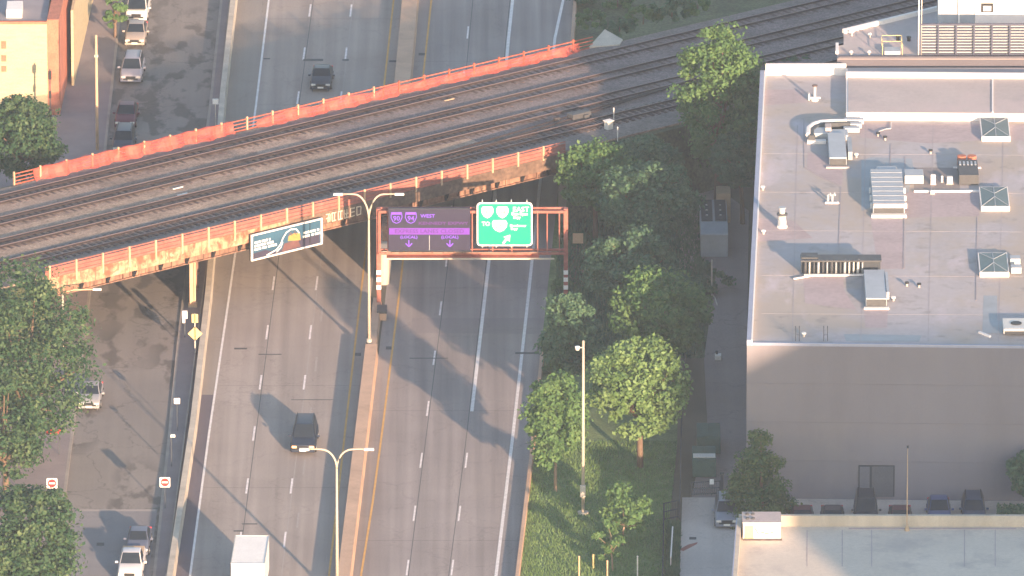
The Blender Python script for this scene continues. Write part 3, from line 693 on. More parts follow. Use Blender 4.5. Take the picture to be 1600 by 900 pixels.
# ------------------------------------------------------------ sign gantry
GY = P(800, 487).y
gl, gr = V(592, 487, GY).x, V(884, 487, GY).x
gz = lambda v: V(800, v, GY).z
gx = lambda u: V(u, 390, GY).x
gan = thing('sign_gantry', 'red steel gantry spanning the right carriageway in front of the bridge', 'sign gantry', (gl, GY, 0))
zt_, zb_ = gz(331), gz(396)
for dy in (0, .9):
    for zz in (zt_, zb_):
        MB().beam((gl, GY + dy, zz), (gr, GY + dy, zz), .16, .20).build('chord', M['red2'], gan, world=True)
xs = [gx(u) for u in (592, 606, 640, 675, 710, 738, 770, 800, 840, 855, 874)]
for x in xs:
    MB().beam((x, GY, zb_ + .1), (x, GY, zt_ - .1), .09, .09).build('strut', M['red2'], gan, world=True)
for xa, xb in zip(xs[::2], xs[1::2]):
    MB().beam((xa, GY, zt_), (xb, GY + .9, zt_), .05, .05).build('brace', M['red2'], gan, world=True)
for x in (gl, gr):
    p = MB().beam((x, GY + .45, 0), (x, GY + .45, zt_ + .15), .45, .34).build('post', M['red2'], gan, world=True)
    for k, zz in enumerate((1.95, 2.6, 3.2)):
        b = MB(); b.box((x, GY + .45, zz), (.36, .47, .36)); o = b.build('reflective_band', M['signwhite'], None); o.parent = p; o.matrix_parent_inverse = wmat(gan).inverted()
wk = MB(); wk.box(((gx(604) + gx(842)) / 2, GY - .45, zb_ - .12), (gx(842) - gx(604), .9, .06)); wk.build('catwalk', M['red'], gan, world=True)
wk = MB(); wk.box(((gx(604) + gx(866)) / 2, GY - .92, zb_ - .14), (gx(866) - gx(604), .05, .14)); wk.build('catwalk_edge', M['conc2'], gan, world=True)
wk = MB(); wk.box(((gx(604) + gx(842)) / 2, GY - .35, zb_ + .18), (gx(842) - gx(604), .06, .10)); wk.build('catwalk_light_bar', M['rust'], gan, world=True)
# LED board
lx0, lx1, lz0, lz1 = gx(607), gx(735), gz(388), gz(323)
led = thing('led_sign', 'wide dark electronic sign glowing with violet lettering', 'electronic sign', ((lx0 + lx1) / 2, GY - .5, lz0))
LW, LH = lx1 - lx0, lz1 - lz0
MB().box((0, .18, LH / 2), (LW, .5, LH)).build('cabinet', M['led'], led, bevel=.03)
fl = MB()
fl.box((0, -.075, LH + .02), (LW + .06, .06, .05)); fl.box((0, -.075, -.02), (LW + .06, .06, .05)); fl.build('trim', M['fence_dark'], led)
MB().box((0, -.085, LH * .465), (LW * .98, .015, LH * .155)).build('lit_banner', M['ledbar'], led)
def tl_(s, fx, fz, size, mat, sx=1.0, al='CENTER'): text_part(s, size, mat, led, Vector((fx * LW, -.09, fz * LH)), align=al, sx=sx, ext=.006, world=False, bold=.008)
tl_('EXPRESS LANES CLOSED', 0, .462, .45, M['leddark'], 1.12)
for fx, s in ((-.40, '90'), (-.225, '94')):
    b = MB(); pts = [(-.5, .5), (.5, .5), (.55, .0), (.35, -.45), (0, -.62), (-.35, -.45), (-.55, 0)]
    for p, q in zip(pts, pts[1:] + pts[:1]): b.beam((fx * LW + p[0] * .8, -.09, .80 * LH + p[1] * .8), (fx * LW + q[0] * .8, -.09, .80 * LH + q[1] * .8), .012, .06)
    b.box((fx * LW, -.09, .80 * LH + .3), (.8, .012, .14)); b.build('route_shield', M['ledlit'], led); tl_(s, fx, .77, .55, M['ledlit'])
tl_('WEST', -.02, .83, .40, M['ledlit'], 1.1); tl_('KENNEDY EXPWY', .17, .655, .33, M['leddark'], 1.45)
for fx in (-.25, .25):
    tl_('(LOCAL)', fx, .325, .33, M['ledlit'], 1.1)
    b = MB(); b.box((fx * LW, -.09, .19 * LH), (.08, .012, .45))
    for s_ in (-1, 1): b.beam((fx * LW, -.09, .095 * LH), (fx * LW + s_ * .26, -.09, .175 * LH), .012, .09)
    b.build('arrow', M['ledlit'], led)
MB().box((0, -.085, LH * .19), (.04, .012, LH * .36)).build('divider', M['unit'], led)
# green sign
sx0, sx1, sz0, sz1 = gx(745), gx(832), gz(382), gz(314)
gs = thing('highway_sign', 'green highway sign with white route shields and an arrow', 'highway sign', ((sx0 + sx1) / 2, GY - .4, sz0))
SW, SH = sx1 - sx0, sz1 - sz0
def rrect(w_, h_, r, n=5):
    p = []
    for cx, cy, a0 in ((w_ / 2 - r, h_ - r, 0), (-w_ / 2 + r, h_ - r, 90), (-w_ / 2 + r, r, 180), (w_ / 2 - r, r, 270)):
        for k in range(n + 1): a = R(a0 + 90 * k / n); p.append((cx + r * math.cos(a), cy + r * math.sin(a)))
    return p
def plate(pts, y0, y1, name, mat, par, dz=0., dx=0.):
    b = MB(); n = len(pts); b.add([(x + dx, y0, z + dz) for x, z in pts] + [(x + dx, y1, z + dz) for x, z in pts], [tuple(range(n)), tuple(range(2 * n - 1, n - 1, -1))] + [(n + i, n + (i + 1) % n, (i + 1) % n, i) for i in range(n)]); return b.build(name, mat, par)
plate(rrect(SW, SH, .3), 0, .06, 'border', M['signwhite'], gs)
plate(rrect(SW - .22, SH - .22, .24), -.012, 0.0, 'panel', M['green'], gs, dz=.11)
def shield(fx, fz, ww, hh, s, size):
    pts = [(-.42, .5), (.42, .5), (.52, .28), (.5, -.05), (.3, -.38), (0, -.55), (-.3, -.38), (-.5, -.05), (-.52, .28)]
    o = plate([(a * ww, b_ * hh) for a, b_ in pts][::-1], -.03, -.014, 'route_shield', M['signwhite'], gs, dz=fz * SH, dx=fx * SW)
    text_part(s, size, M['seam'], gs, Vector((fx * SW, -.034, fz * SH - .02)), align='CENTER', ext=.003, world=False)
shield(-.31, .78, .92, .92, '90', .5); shield(-.04, .78, .92, .92, '94', .5); shield(-.09, .465, 1.15, .95, '290', .5)
tg = lambda s, fx, fz, size, sx=1.: text_part(s, size, M['signwhite'], gs, Vector((fx * SW, -.03, fz * SH)), align='CENTER', ext=.006, world=False, bold=.012, sx=sx)
tg('EAST', .29, .84, .58); tg('Dan Ryan', .27, .74, .33); tg('Expy', .22, .66, .30); tg('TO', -.335, .51, .46); tg('Eisenhower', .24, .47, .27); tg('Expy', .17, .40, .27)
b = MB(); c = Vector((.03 * SW, -.03, .155 * SH)); dd = Vector((.62, 0, .78)).normalized()
b.beam(c - dd * .42, c + dd * .15, .015, .17); n_ = Vector((-dd.z, 0, dd.x))
b.add([c + dd * .5, c + dd * .02 - n_ * .32, c + dd * .02 + n_ * .32, c + dd * .5 + Vector((0, -.012, 0)), c + dd * .02 - n_ * .32 + Vector((0, -.012, 0)), c + dd * .02 + n_ * .32 + Vector((0, -.012, 0))], [(0, 1, 2), (5, 4, 3), (0, 3, 4, 1), (1, 4, 5, 2), (2, 5, 3, 0)])
b.build('arrow', M['signwhite'], gs)
for fx in (-.4, -.15, .12, .4): MB().box((fx * SW, .25, SH / 2), (.08, .35, SH + .3)).build('bracket', M['galv'], gs)
# crash cushion and rubble at the median nose
t = thing('crash_cushion', 'grey crash cushion at the end of the low median under the gantry', 'crash cushion', P(597, 497))
MB().box((0, 0, .75), (.8, 1.6, .25)).build('top_cover', M['unit_dark'], t, bevel=.04); MB().box((0, 0, .35), (.7, 1.5, .6)).build('base', M['conc'], t)

# ------------------------------------------------------------ street lamps
def twin_lamp(u, vb, H, arm, label, rise=1.1, r0=.13):
    p = P(u, vb); t = thing('street_lamp', label, 'street lamp', p, 0, 'twin-arm street lamps in the median')
    zb = 1.0
    b = MB(); b.tube([(0, 0, zb), (0, 0, H - rise)], [r0, r0 * .6], 10); b.build('pole', M['pole_tan'], t, smooth=True)
    MB().cyl((0, 0, zb - .05), .22, .25, 10).build('base_flange', M['galv'], t)
    for s_ in (-1, 1):
        pts = []
        for k in range(9):
            a = R(90 * k / 8); pts.append((s_ * (1.15 * (1 - math.cos(a))), 0, H - rise + rise * math.sin(a)))
        pts.append((s_ * arm * .6, 0, H + .02)); pts.append((s_ * (arm - .6), 0, H + .02))
        MB().tube(pts, [.075] * 9 + [.055, .05], 8).build('arm', M['pole_tan'], t, smooth=True)
        MB().box((s_ * (arm - .35), 0, H - .0), (.75, .32, .14)).build('lamp_head', M['white'], t, bevel=.04)
    return t
sH = (552 - 306) / (19.6 * .955)
twin_lamp(577, 552, sH, 2.75, 'tall twin-arm street lamp standing in front of the railway bridge', rise=2.1)
twin_lamp(527, 938, (938 - 703) / (20.9 * .945), 2.75, 'twin-arm street lamp whose arm overlaps the dark car', rise=1.5)
# tall camera mast on the lawn
p = P(911, 803); mst = thing('camera_mast', 'tall tan mast with a small white camera near its top, on the lawn', 'mast', p)
mH = (803 - 536) / (20.3 * .948)
MB().tube([(0, 0, 0), (0, 0, mH)], [.14, .09], 10).build('pole', M['pole_tan'], mst, smooth=True)
MB().cyl((0, 0, 0), .42, .18, 14).build('footing', M['conc2'], mst)
MB().box((-.02, -.16, 1.9), (.42, .3, .9)).build('control_box', M['galv'], mst, bevel=.03)
MB().beam((0, 0, mH - .55), (-.45, 0, mH - .55), .06, .06).build('arm', M['galv'], mst)
b = MB(); b.tube([(-.45, 0, mH - .45), (-.45, 0, mH - .75)], [.2, .14], 10); b.build('camera_dome', M['white'], mst, smooth=True)
# lamp in the left trees
p = P(99, 560); t = thing('street_lamp', 'single-arm street lamp half hidden in the left tree by the bridge', 'street lamp', p)
h_ = (560 - 463) / (19.3 * .95)
MB().tube([(0, 0, 0), (0, 0, h_)], [.12, .08], 8).build('pole', M['pole_tan'], t, smooth=True)
MB().tube([(0, 0, h_), (.25, 0, h_ + .22), (.9, 0, h_ + .38), (2.4, 0, h_ + .42)], .055, 8).build('arm', M['post'], t, smooth=True)
MB().box((2.7, 0, h_ + .42), (.7, .3, .14)).build('lamp_head', M['white'], t, bevel=.04)

# ------------------------------------------------------------ signs on the side street
def octo_sign(u, v, vb, label, rz=0.):
    p = P(u, vb); t = thing('no_entry_sign', label, 'road sign', p, rz, 'no entry signs facing the side street')
    z = (vb - v) / (20.3 * .948)
    MB().beam((0, .04, 0), (0, .04, z + .35), .06, .06).build('pole', M['fence_dark'], t)
    pl = plate(rrect(.80, .80, .07), 0, .02, 'plate', M['signwhite'], t, dz=z - .4)
    plate([(.33 * math.cos(2 * math.pi * k / 20), .33 * math.sin(2 * math.pi * k / 20)) for k in range(20)], -.006, -.001, 'red_disc', M['signred'], t, dz=z)
    MB().box((0, -.012, z), (.46, .008, .12)).build('white_bar', M['signwhite'], t)
octo_sign(82, 756, 822, 'red and white no entry sign at the edge of the left tree')
octo_sign(258, 754, 797, 'red and white no entry sign on the pavement by the long wall')
p = P(93, 713); t = thing('street_sign', 'small red sign seen nearly edge on beside the left kerb', 'road sign', p)
MB().beam((0, 0, 0), (0, 0, 2.1), .06, .06).build('pole', M['fence_dark'], t); MB().box((-.45, 0, 2.0), (1.1, .04, .32)).build('plate', M['signred'], t)
p = P(277, 676); t = thing('street_sign', 'small square white sign on the pavement beside the wall', 'road sign', p)
MB().beam((0, .03, 0), (0, .03, 2.6), .05, .05).build('pole', M['fence_dark'], t); plate(rrect(.46, .46, .04), 0, .02, 'plate', M['signwhite'], t, dz=2.35)
p = P(305, 560); t = thing('street_sign', 'yellow diamond warning sign standing against the bridge column', 'road sign', p)
MB().beam((0, .04, 0), (0, .04, 3.7), .08, .08).build('pole', M['galv'], t)
plate([(.58, 0), (0, .58), (-.58, 0), (0, -.58)], 0, .03, 'diamond_plate', M['signyellow'], t, dz=2.05)
plate(rrect(.5, .72, .03), 0, .03, 'upper_plate', M['signyellow'], t, dz=2.95)
p = P(289, 530); t = thing('signal_box', 'white control box on a thin post left of the diamond sign', 'control box', p)
MB().beam((0, .1, 0), (0, .1, 1.9), .1, .1).build('pole', M['fence_dark'], t); MB().box((0, 0, 2.05), (.42, .3, .62)).build('cabinet', M['white'], t, bevel=.03); MB().box((-.08, 0, 1.55), (.22, .26, .34)).build('lower_cabinet', M['white'], t, bevel=.03)
p = P(268, 731); t = thing('pavement_lamp', 'slim pavement post with a small white lamp tilted on top', 'post lamp', p)
MB().beam((0, 0, 0), (0, 0, 2.5), .07, .07).build('pole', M['fence_dark'], t); MB().box((.12, -.05, 2.62), (.36, .25, .2)).build('lamp_head', M['white'], t, bevel=.03)
p = P(152, 236); t = thing('utility_pole', 'slender rusty utility pole at the left kerb beyond the bridge', 'utility pole', p)
MB().tube([(0, 0, 0), (0, 0, 10)], [.14, .1], 8).build('pole', M['post'], t, smooth=True); MB().box((0, 0, 8.2), (.3, .16, .2)).build('crossarm', M['galv'], t)
p = P(337, 200); t = thing('roadside_cabinet', 'small white sign post by the wall just past the bridge', 'sign post', p)
MB().beam((0, 0, 0), (0, 0, 2.1), .07, .07).build('pole', M['galv'], t); MB().box((0, 0, 2.3), (.5, .2, .45)).build('head', M['white'], t, bevel=.03)

# ------------------------------------------------------------ vehicles
CARN = {}
def car(u, v, kind, col, label, cat='car', L=4.6, Wd=1.85, H=1.45, axis=None, name=None, flip=False, group=None, lit=False, metal=.3):
    p = P(u, v); a = axis or Vector((.037, 1, 0)); rz = math.atan2(-a.y, -a.x)
    if flip: rz += math.pi
    t = thing(name or 'parked_car', label, cat, p, rz, group)
    k = 'paint_%.2f_%.2f_%.2f' % col
    if k not in M: M[k] = pm(k.replace('.', ''), col, .04, 2.0, rough=.42, metal=metal * .4, spec=.35, fine=.03)
    paint = M[k]
    hw = Wd / 2
    if kind == 'sedan': prof = [(-.5, .55, .84), (-.47, .92, .93), (-.30, 1.0, .95), (.16, 1.0, .96), (.40, .88, .94), (.48, .70, .86), (.5, .5, .8)]; cab = (-.36, .22, -.22, .04, .93, H)
    elif kind == 'suv': prof = [(-.5, .65, .88), (-.485, 1.0, .95), (-.30, 1.08, .97), (.20, 1.08, .97), (.42, 1.0, .95), (.49, .82, .88), (.5, .55, .82)]; cab = (-.47, .26, -.42, .10, 1.04, H)
    elif kind == 'pickup': prof = [(-.5, .7, .9), (-.49, 1.05, .96), (-.1, 1.1, .97), (.20, 1.1, .97), (.42, 1.05, .95), (.49, .88, .9), (.5, .6, .84)]; cab = (-.14, .24, -.10, .12, 1.06, H)
    else: prof = [(-.5, .7, .9), (-.485, 1.1, .96), (-.2, 1.12, .97), (.3, 1.12, .97), (.44, .98, .93), (.5, .6, .84)]; cab = (-.485, .40, -.46, .18, 1.08, H)
    b = MB(); rings = []
    for fx, zt2, fw in prof:
        x = fx * L; wv = hw * fw
        rings.append([(x, -wv * .96, .28), (x, -wv, .5), (x, -wv * .97, zt2 * .85), (x, -wv * .86, zt2), (x, wv * .86, zt2), (x, wv * .97, zt2 * .85), (x, wv, .5), (x, wv * .96, .28)])
    n = 8; vs = [p_ for r_ in rings for p_ in r_]; fs = [(i * n + k_, i * n + (k_ + 1) % n, (i + 1) * n + (k_ + 1) % n, (i + 1) * n + k_) for i in range(len(rings) - 1) for k_ in range(n)]
    fs += [tuple(reversed(range(n))), tuple((len(rings) - 1) * n + k_ for k_ in range(n))]
    b.add(vs, fs)
    b.build('body', paint, t, bevel=.05, smooth=True)
    x0, x1, r0, r1, z0, z1 = cab; x0 *= L; x1 *= L; r0 *= L; r1 *= L; wb, wt = hw * .86, hw * .68
    bot = [(x0, -wb, z0), (x1, -wb, z0 - .04), (x1, wb, z0 - .04), (x0, wb, z0)]; top = [(r0, -wt, z1 - .05), (r1, -wt, z1 - .03), (r1, wt, z1 - .03), (r0, wt, z1 - .05)]
    b = MB(); b.add(bot + top, [(3, 2, 1, 0), (4, 5, 6, 7), (0, 1, 5, 4), (1, 2, 6, 5), (2, 3, 7, 6), (3, 0, 4, 7)]); b.build('cabin', paint, t, bevel=.06, smooth=True)
    def pane(ids, nm, ins=.09, off=.012):
        q = [Vector((bot + top)[i]) for i in ids]; c = sum(q, Vector()) / 4; nn = (q[1] - q[0]).cross(q[2] - q[1]).normalized()
        if nn.dot(c - Vector(((x0 + x1) / 2, 0, z0))) < 0: nn = -nn
        q = [c + (x - c) * (1 - ins) + nn * off for x in q]; g = MB(); g.add(q + [x + nn * .01 for x in q], [(3, 2, 1, 0), (4, 5, 6, 7), (0, 1, 5, 4), (1, 2, 6, 5), (2, 3, 7, 6), (3, 0, 4, 7)])
        return g.build(nm, M['glass'], t)
    pane((1, 2, 6, 5), 'windscreen', .08, .02); pane((0, 1, 5, 4), 'side_window', .16, .02); pane((2, 3, 7, 6), 'side_window', .16, .02); pane((3, 0, 4, 7), 'rear_window', .14, .02)
    for sx in (.31, -.31):
        for sy in (-1, 1):
            wl = MB(); wl.tube([(sx * L, sy * (hw - .24), .33), (sx * L, sy * (hw - .02), .33)], .34, 16); wo = wl.build('wheel', M['tyre'], t)
            rm = MB(); rm.tube([(sx * L, sy * (hw - .03), .33), (sx * L, sy * (hw + .005), .33)], .2, 12); o = rm.build('rim', M['rim'], None); o.parent = wo
    hz = prof[-1][1] + .12
    for sy in (-1, 1):
        MB().box((L * .485, sy * hw * .66, hz), (.16, .36, .16)).build('headlight', M['signal'] if lit else M['lamp_glass'], t, bevel=.03)
        MB().box((-L * .49, sy * hw * .74, .8), (.1, .28, .2)).build('tail_light', M['signred'], t, bevel=.02)
        MB().box((x1 - .35, sy * (hw + .10), z0 + .03), (.16, .22, .15)).build('mirror', paint, t, bevel=.03)
    MB().box((L * .505, 0, hz - .02), (.06, hw * .8, .22)).build('grille', M['black'], t, bevel=.02)
    MB().box((L * .515, 0, .42), (.04, .5, .14)).build('number_plate', M['plate'], t)
    MB().box((L * .5, 0, .36), (.12, Wd * .9, .18)).build('bumper', paint, t, bevel=.04)
    MB().box((L * .508, 0, .52), (.05, Wd * .62, .12)).build('lower_grille', M['black'], t)
    MB().box((x1 - .02, 0, z0 - .01), (.10, wb * 1.7, .03)).build('wiper_cowl', M['black'], t)
    if kind == 'suv':
        for sy in (-1, 1): MB().box(((r0 + r1) / 2, sy * wt * .92, z1 + .03), ((r1 - r0) * .85, .05, .06)).build('roof_rail', M['black'], t)
    if kind == 'pickup':
        MB().box((-L * .31, 0, 1.12), (L * .34, Wd * .84, .05)).build('bed_cover', M['post'], t)
    return t
HW = Vector((.036, 1, 0)); SW_ = Vector((.036, 1, 0))
car(476, 695, 'suv', (.018, .028, .055), 'dark blue-grey sport utility car driving toward the lamp arm with amber lamps lit', 'car', 5.0, 2.02, 1.92, name='driving_car', lit=True)
car(503, 131, 'sedan', (.04, .05, .075), 'dark grey saloon driving toward the bridge on the far highway', 'car', 4.6, 1.83, 1.45, name='driving_car')
car(217, 856, 'sedan', (.10, .12, .18), 'blue-grey saloon parked behind the white pickup at the bottom left', 'car', 4.6, 1.82, 1.45, group='cars parked along the side street')
car(206, 893, 'pickup', (.60, .60, .64), 'white pickup truck with a tan bed cover on the side street', 'pickup truck', 5.3, 1.95, 1.8, name='pickup_truck', metal=.0)
car(142, 628, 'sedan', (.30, .31, .34), 'silver saloon partly under the big left tree', 'car', 4.6, 1.8, 1.45, group='cars parked along the side street')
GP = 'cars parked along the side street'
car(194, 231, 'suv', (.045, .055, .09), 'dark slate car parked nearest behind the far railing', 'car', 4.6, 1.85, 1.65, group=GP)
car(198, 190, 'sedan', (.12, .025, .045), 'maroon car parked behind the dark slate car', 'car', 4.7, 1.85, 1.55, group=GP)
car(207, 119, 'suv', (.30, .30, .36), 'silver minivan parked up the side street behind the maroon car', 'car', 4.9, 1.95, 1.75, group=GP)
car(213, 62, 'sedan', (.36, .31, .28), 'beige car parked between the silver minivan and the white van', 'car', 4.6, 1.85, 1.5, group=GP)
car(216, 22, 'van', (.55, .55, .56), 'white van parked farthest up the side street', 'van', 5.2, 2.0, 2.1, group=GP, name='parked_van', metal=0)
car(1135, 812, 'suv', (.22, .24, .30), 'grey car with a bright bonnet standing in the alley below the conifer', 'car', 4.6, 1.9, 1.7, axis=Vector((.0, 1, 0)), metal=.5)
GL = 'cars parked in the row below the grey wall'
for (u, v, kd, cl, lb, H_) in ((1253, 822, 'sedan', (.13, .05, .07), 'low dark red car leftmost in the row under the grey wall', 1.4), (1301, 822, 'sedan', (.08, .07, .09), 'low charcoal car second from the conifer under the grey wall', 1.4),
        (1353, 812, 'suv', (.05, .055, .075), 'tall black car parked in front of the roller door', 1.95), (1407, 822, 'sedan', (.12, .05, .065), 'low dark maroon car beside the thin roof mast', 1.4),
        (1467, 810, 'sedan', (.08, .11, .24), 'royal blue car parked under the right half of the grey wall', 1.62), (1521, 810, 'suv', (.045, .07, .13), 'navy car last in the row before the clipped hedge', 1.7)):
    car(u, v, kd, cl, lb, 'car', 4.5, 1.85, H_, axis=Vector((0, 1, 0)), group=GL)
# box truck
p = P(390, 934); trk = thing('box_truck', 'white box truck driving toward the camera at the bottom edge', 'truck', p, math.atan2(-1, -.036))
b = MB().box((-1.0, 0, 2.15), (6.2, 2.5, 2.6)); b.build('cargo_box', M['white'], trk, bevel=.05)
MB().box((3.3, 0, 1.55), (1.9, 2.2, 1.9), taper=.92).build('cab', M['white'], trk, bevel=.1)
MB().box((4.24, 0, 2.0), (.06, 1.9, .7)).build('windscreen', M['glass'], trk); MB().box((0, 0, .65), (7.6, 1.0, .3)).build('chassis', M['black'], trk)
for sx in (3.3, -2.4):
    for sy in (-1, 1):
        wl = MB(); wl.tube([(sx, sy * .85, .48), (sx, sy * 1.15, .48)], .48, 16); wl.build('wheel', M['tyre'], trk)
b = MB()
for sy in (-1, 1): b.box((-1.0, sy * 1.24, 3.46), (6.24, .07, .06))
b.box((2.09, 0, 3.46), (.07, 2.4, .06)); b.box((-4.09, 0, 3.46), (.07, 2.4, .06)); b.build('roof_rail', M['galv'], trk)
for sy in (-1, 1): MB().box((3.6, sy * 1.3, 1.9), (.15, .25, .5)).build('mirror', M['black'], trk)
for sy in (-1, 1): MB().box((4.3, sy * .85, 1.0), (.08, .3, .2)).build('headlight', M['lamp_glass'], trk)

# ------------------------------------------------------------ big warehouse
WZ = 12.4
wp = lambda x, y, z=WZ: P(x, y, z)
sw, nw = wp(1167, 538), wp(1188, 116); ne, se = wp(1720, 119), wp(1720, 544)
wh = thing('warehouse', 'large grey warehouse with a broad pale flat roof full of equipment', 'warehouse', (sw.x, sw.y, 0))
MB().prism([sw, se, ne, nw], 0, WZ - .1).build('wall', M['wallgrey'], wh, world=True)
inset = .45
def ins(p, dx, dy): return Vector((p.x + dx, p.y + dy, 0))
MB().prism([ins(sw, .3, .3), ins(se, -.3, .3), ins(ne, -.3, -.3), ins(nw, .3, -.3)], WZ - .1, WZ - .0).build('roof_surface', M['roof'], wh, world=True)
pz = .35
c = MB(); c.slab(sw + Vector((.15, 0, 0)), nw + Vector((.15, 0, 0)), .32, WZ - .11, WZ + pz); c.build('parapet', M['coping_blue'], wh, world=True)['label'] = 'blue-grey left parapet'
c = MB(); c.slab(sw + Vector((.37, 0, 0)), nw + Vector((.37, 0, 0)), .10, WZ - .09, WZ + pz + .004); c.build('parapet_flashing', M['coping'], wh, world=True)
c = MB(); c.slab(sw + Vector((.42, .12, 0)), se + Vector((0, .12, 0)), .22, WZ - .1, WZ + .12); c.build('front_edge', M['coping_blue'], wh, world=True)
c = MB(); c.slab(nw + Vector((.42, -.2, 0)), wp(1322, 117), .3, WZ - .1, WZ + .95); c.build('rear_parapet', M['coping'], wh, world=True)
# raised roof section
rr = [wp(1322, 188, WZ), wp(1720, 191, WZ), wp(1720, 118, WZ), wp(1322, 118, WZ)]
MB().prism(rr, WZ + .01, WZ + .62).build('raised_section', M['coping'], wh, world=True)
MB().prism([Vector((rr[0].x + .15, rr[0].y + .12)), Vector((rr[1].x, rr[1].y + .12)), Vector((rr[2].x, rr[2].y)), Vector((rr[3].x + .15, rr[3].y))], WZ + .625, WZ + .66).build('raised_roof_surface', M['roof2'], wh, world=True)
MB().slab(P(1322, 121, WZ + .62), P(1720, 124, WZ + .62), .3, WZ + .6, WZ + 1.10).build('rear_parapet', M['coping'], wh, world=True)
a_, b_ = P(1551, 176, WZ + .67), P(1551, 125, WZ + .67)
MB().slab(a_, b_, .12, WZ + .66, WZ + .74).build('roof_seam', M['coping'], wh, world=True)
# seams, stains & one painted unit shadow: flat sheets on the roof
def roofpatch(pts, mat, dz=.004, nm='roof_patch', z=WZ):
    b = MB(); q = [P(x, y, z) for x, y in pts]; n = len(q)
    ar = sum(q[i].x * q[(i + 1) % n].y - q[(i + 1) % n].x * q[i].y for i in range(n)); q = q if ar > 0 else q[::-1]
    b.add([(p.x, p.y, z + dz) for p in q], [tuple(range(n))]); b.build(nm, mat, wh, world=True)
roofpatch([(1193, 140), (1255, 140), (1262, 160), (1192, 165)], M['roof_stain'])
roofpatch([(1340, 192), (1600, 195), (1720, 195), (1720, 225), (1560, 218), (1450, 224), (1345, 215)], M['roof_stain'])
roofpatch([(1428, 262), (1500, 262), (1500, 298), (1428, 298)], M['tanwall'], .008)
roofpatch([(1412, 300), (1530, 300), (1530, 338), (1414, 340)], M['roof_stain'], .006)
roofpatch([(1255, 432), (1318, 432), (1318, 452), (1338, 484), (1258, 474)], M['roof_stain'], .006)
roofpatch([(1262, 238), (1318, 250), (1316, 290), (1286, 280), (1261, 265)], M['roof_stain'], .006)
roofpatch([(1350, 484), (1388, 484), (1386, 512), (1352, 512)], M['roof_stain'], .006)
roofpatch([(1360, 340), (1410, 342), (1414, 420), (1372, 420)], M['roof_stain'], .0045)
roofpatch([(1178, 340), (1240, 345), (1270, 372), (1180, 378)], M['roof_stain'], .0045)
roofpatch([(1318, 522), (1440, 524), (1436, 534), (1322, 533)], M['roof_bluish'], .008)
roofpatch([(1537, 462), (1558, 462), (1558, 500), (1580, 508), (1580, 522), (1535, 520)], M['roof_bluish'], .008)
roofpatch([(1346, 250), (1362, 246), (1425, 248), (1427, 262), (1420, 300), (1346, 330)], M['roof_bluish'], .0065)  # bluish shadow of the long air unit, painted as a flat patch
b = MB()
for x in (1238, 1345, 1450, 1560): 
    p_, q_ = P(x, 534, WZ), P(x + 8, 196, WZ); b.slab(p_, q_, .05, WZ, WZ + .012)
for pts in (((1256, 185), (1257, 262), (1314, 292), (1310, 400)), ((1527, 340), (1525, 470)), ((1414, 245), (1412, 420)), ((1392, 225), (1388, 330))):
    for (x0, y0), (x1, y1) in zip(pts, pts[1:]): b.slab(P(x0, y0, WZ), P(x1, y1, WZ), .08, WZ, WZ + .03)
for y in (240, 300, 360, 430, 490): b.slab(P(1190, y, WZ), P(1700, y + 3, WZ), .035, WZ, WZ + .01)
b.build('roof_seam', pm('roof_seam_tape', (.36, .33, .35), .1, 1.0), wh, world=True)
# west wall face strip and base details of the south wall
SY = lambda x: sw.y + (se.y - sw.y) * (V(x, 700, sw.y).x - sw.x) / (se.x - sw.x)
def on_wall(x0, x1, v0, v1, depth, nm, mat, par=wh):
    Y = SY((x0 + x1) / 2) - depth / 2 - .002; p0 = V(x0, v1, Y); p1 = V(x1, v0, Y)
    return MB().box(((p0.x + p1.x) / 2, Y, (max(p0.z, .05) + p1.z) / 2), (p1.x - p0.x, depth, p1.z - max(p0.z, .05))).build(nm, mat, par, world=True)
on_wall(1341, 1398, 727, 776, .06, 'door_frame', M['fence_dark'])
on_wall(1343, 1359, 729, 776, .10, 'side_door', pm('side_door_grey', (.15, .155, .19), .06, 1.0))
on_wall(1362, 1396, 729, 776, .10, 'roller_door', pm('roller_door_grey', (.12, .125, .15), .06, 1.0))
b = MB()
for zz in (3.1, 6.2, 9.3):
    p0 = V(1167, 700, sw.y); b.box(((sw.x + se.x) / 2, (sw.y + se.y) / 2 - .014, zz), (se.x - sw.x, .02, .03), rz=math.atan2(se.y - sw.y, se.x - sw.x))
b.build('panel_joint', pm('wall_joint', (.212, .202, .235), .05, 1.), wh, world=True)
# upper block behind: tan wall, left lower roof, louvre screen, white penthouse
UB = thing('rear_block', 'tan upper block behind the warehouse roof with a louvred plant screen', 'building', P(1308, 112 + 14, WZ) * 1)
UB.location.z = 0
uz = WZ + 2.6
ul, ur = V(1308, 100, rr[3].y + 1.2), V(1720, 100, rr[3].y + 1.2)
uy = rr[3].y + 1.2
uzt = V(1308, 92, uy).z
q = [Vector((ul.x, uy)), Vector((ur.x, uy)), P(1720, -60, uzt), P(1460, 10, uzt), P(1305, 62, uzt)]
ub_pts = [Vector((V(1308, 92, uy).x, uy)), Vector((ur.x, uy))] + [Vector((p.x, p.y)) for p in (P(1720, -300, uzt), P(1700, -45, uzt), P(1460, 18, uzt), P(1318, 52, uzt), P(1318, 70, uzt), P(1308, 72, uzt))]
MB().prism(ub_pts, 0, uzt - .05).build('wall', M['ubwall'], UB, world=True)
b = MB(); b.prism(ub_pts, uzt - .04, uzt + .0); b.build('roof_surface', M['roof2'], UB, world=True)
MB().slab(Vector((ub_pts[0].x + .1, uy + .2)), Vector((ur.x, uy + .2)), .35, uzt + .002, uzt + .18).build('parapet', M['ubwall'], UB, world=True)
a_, b2 = P(1318, 52, uzt), P(1466, 16, uzt)
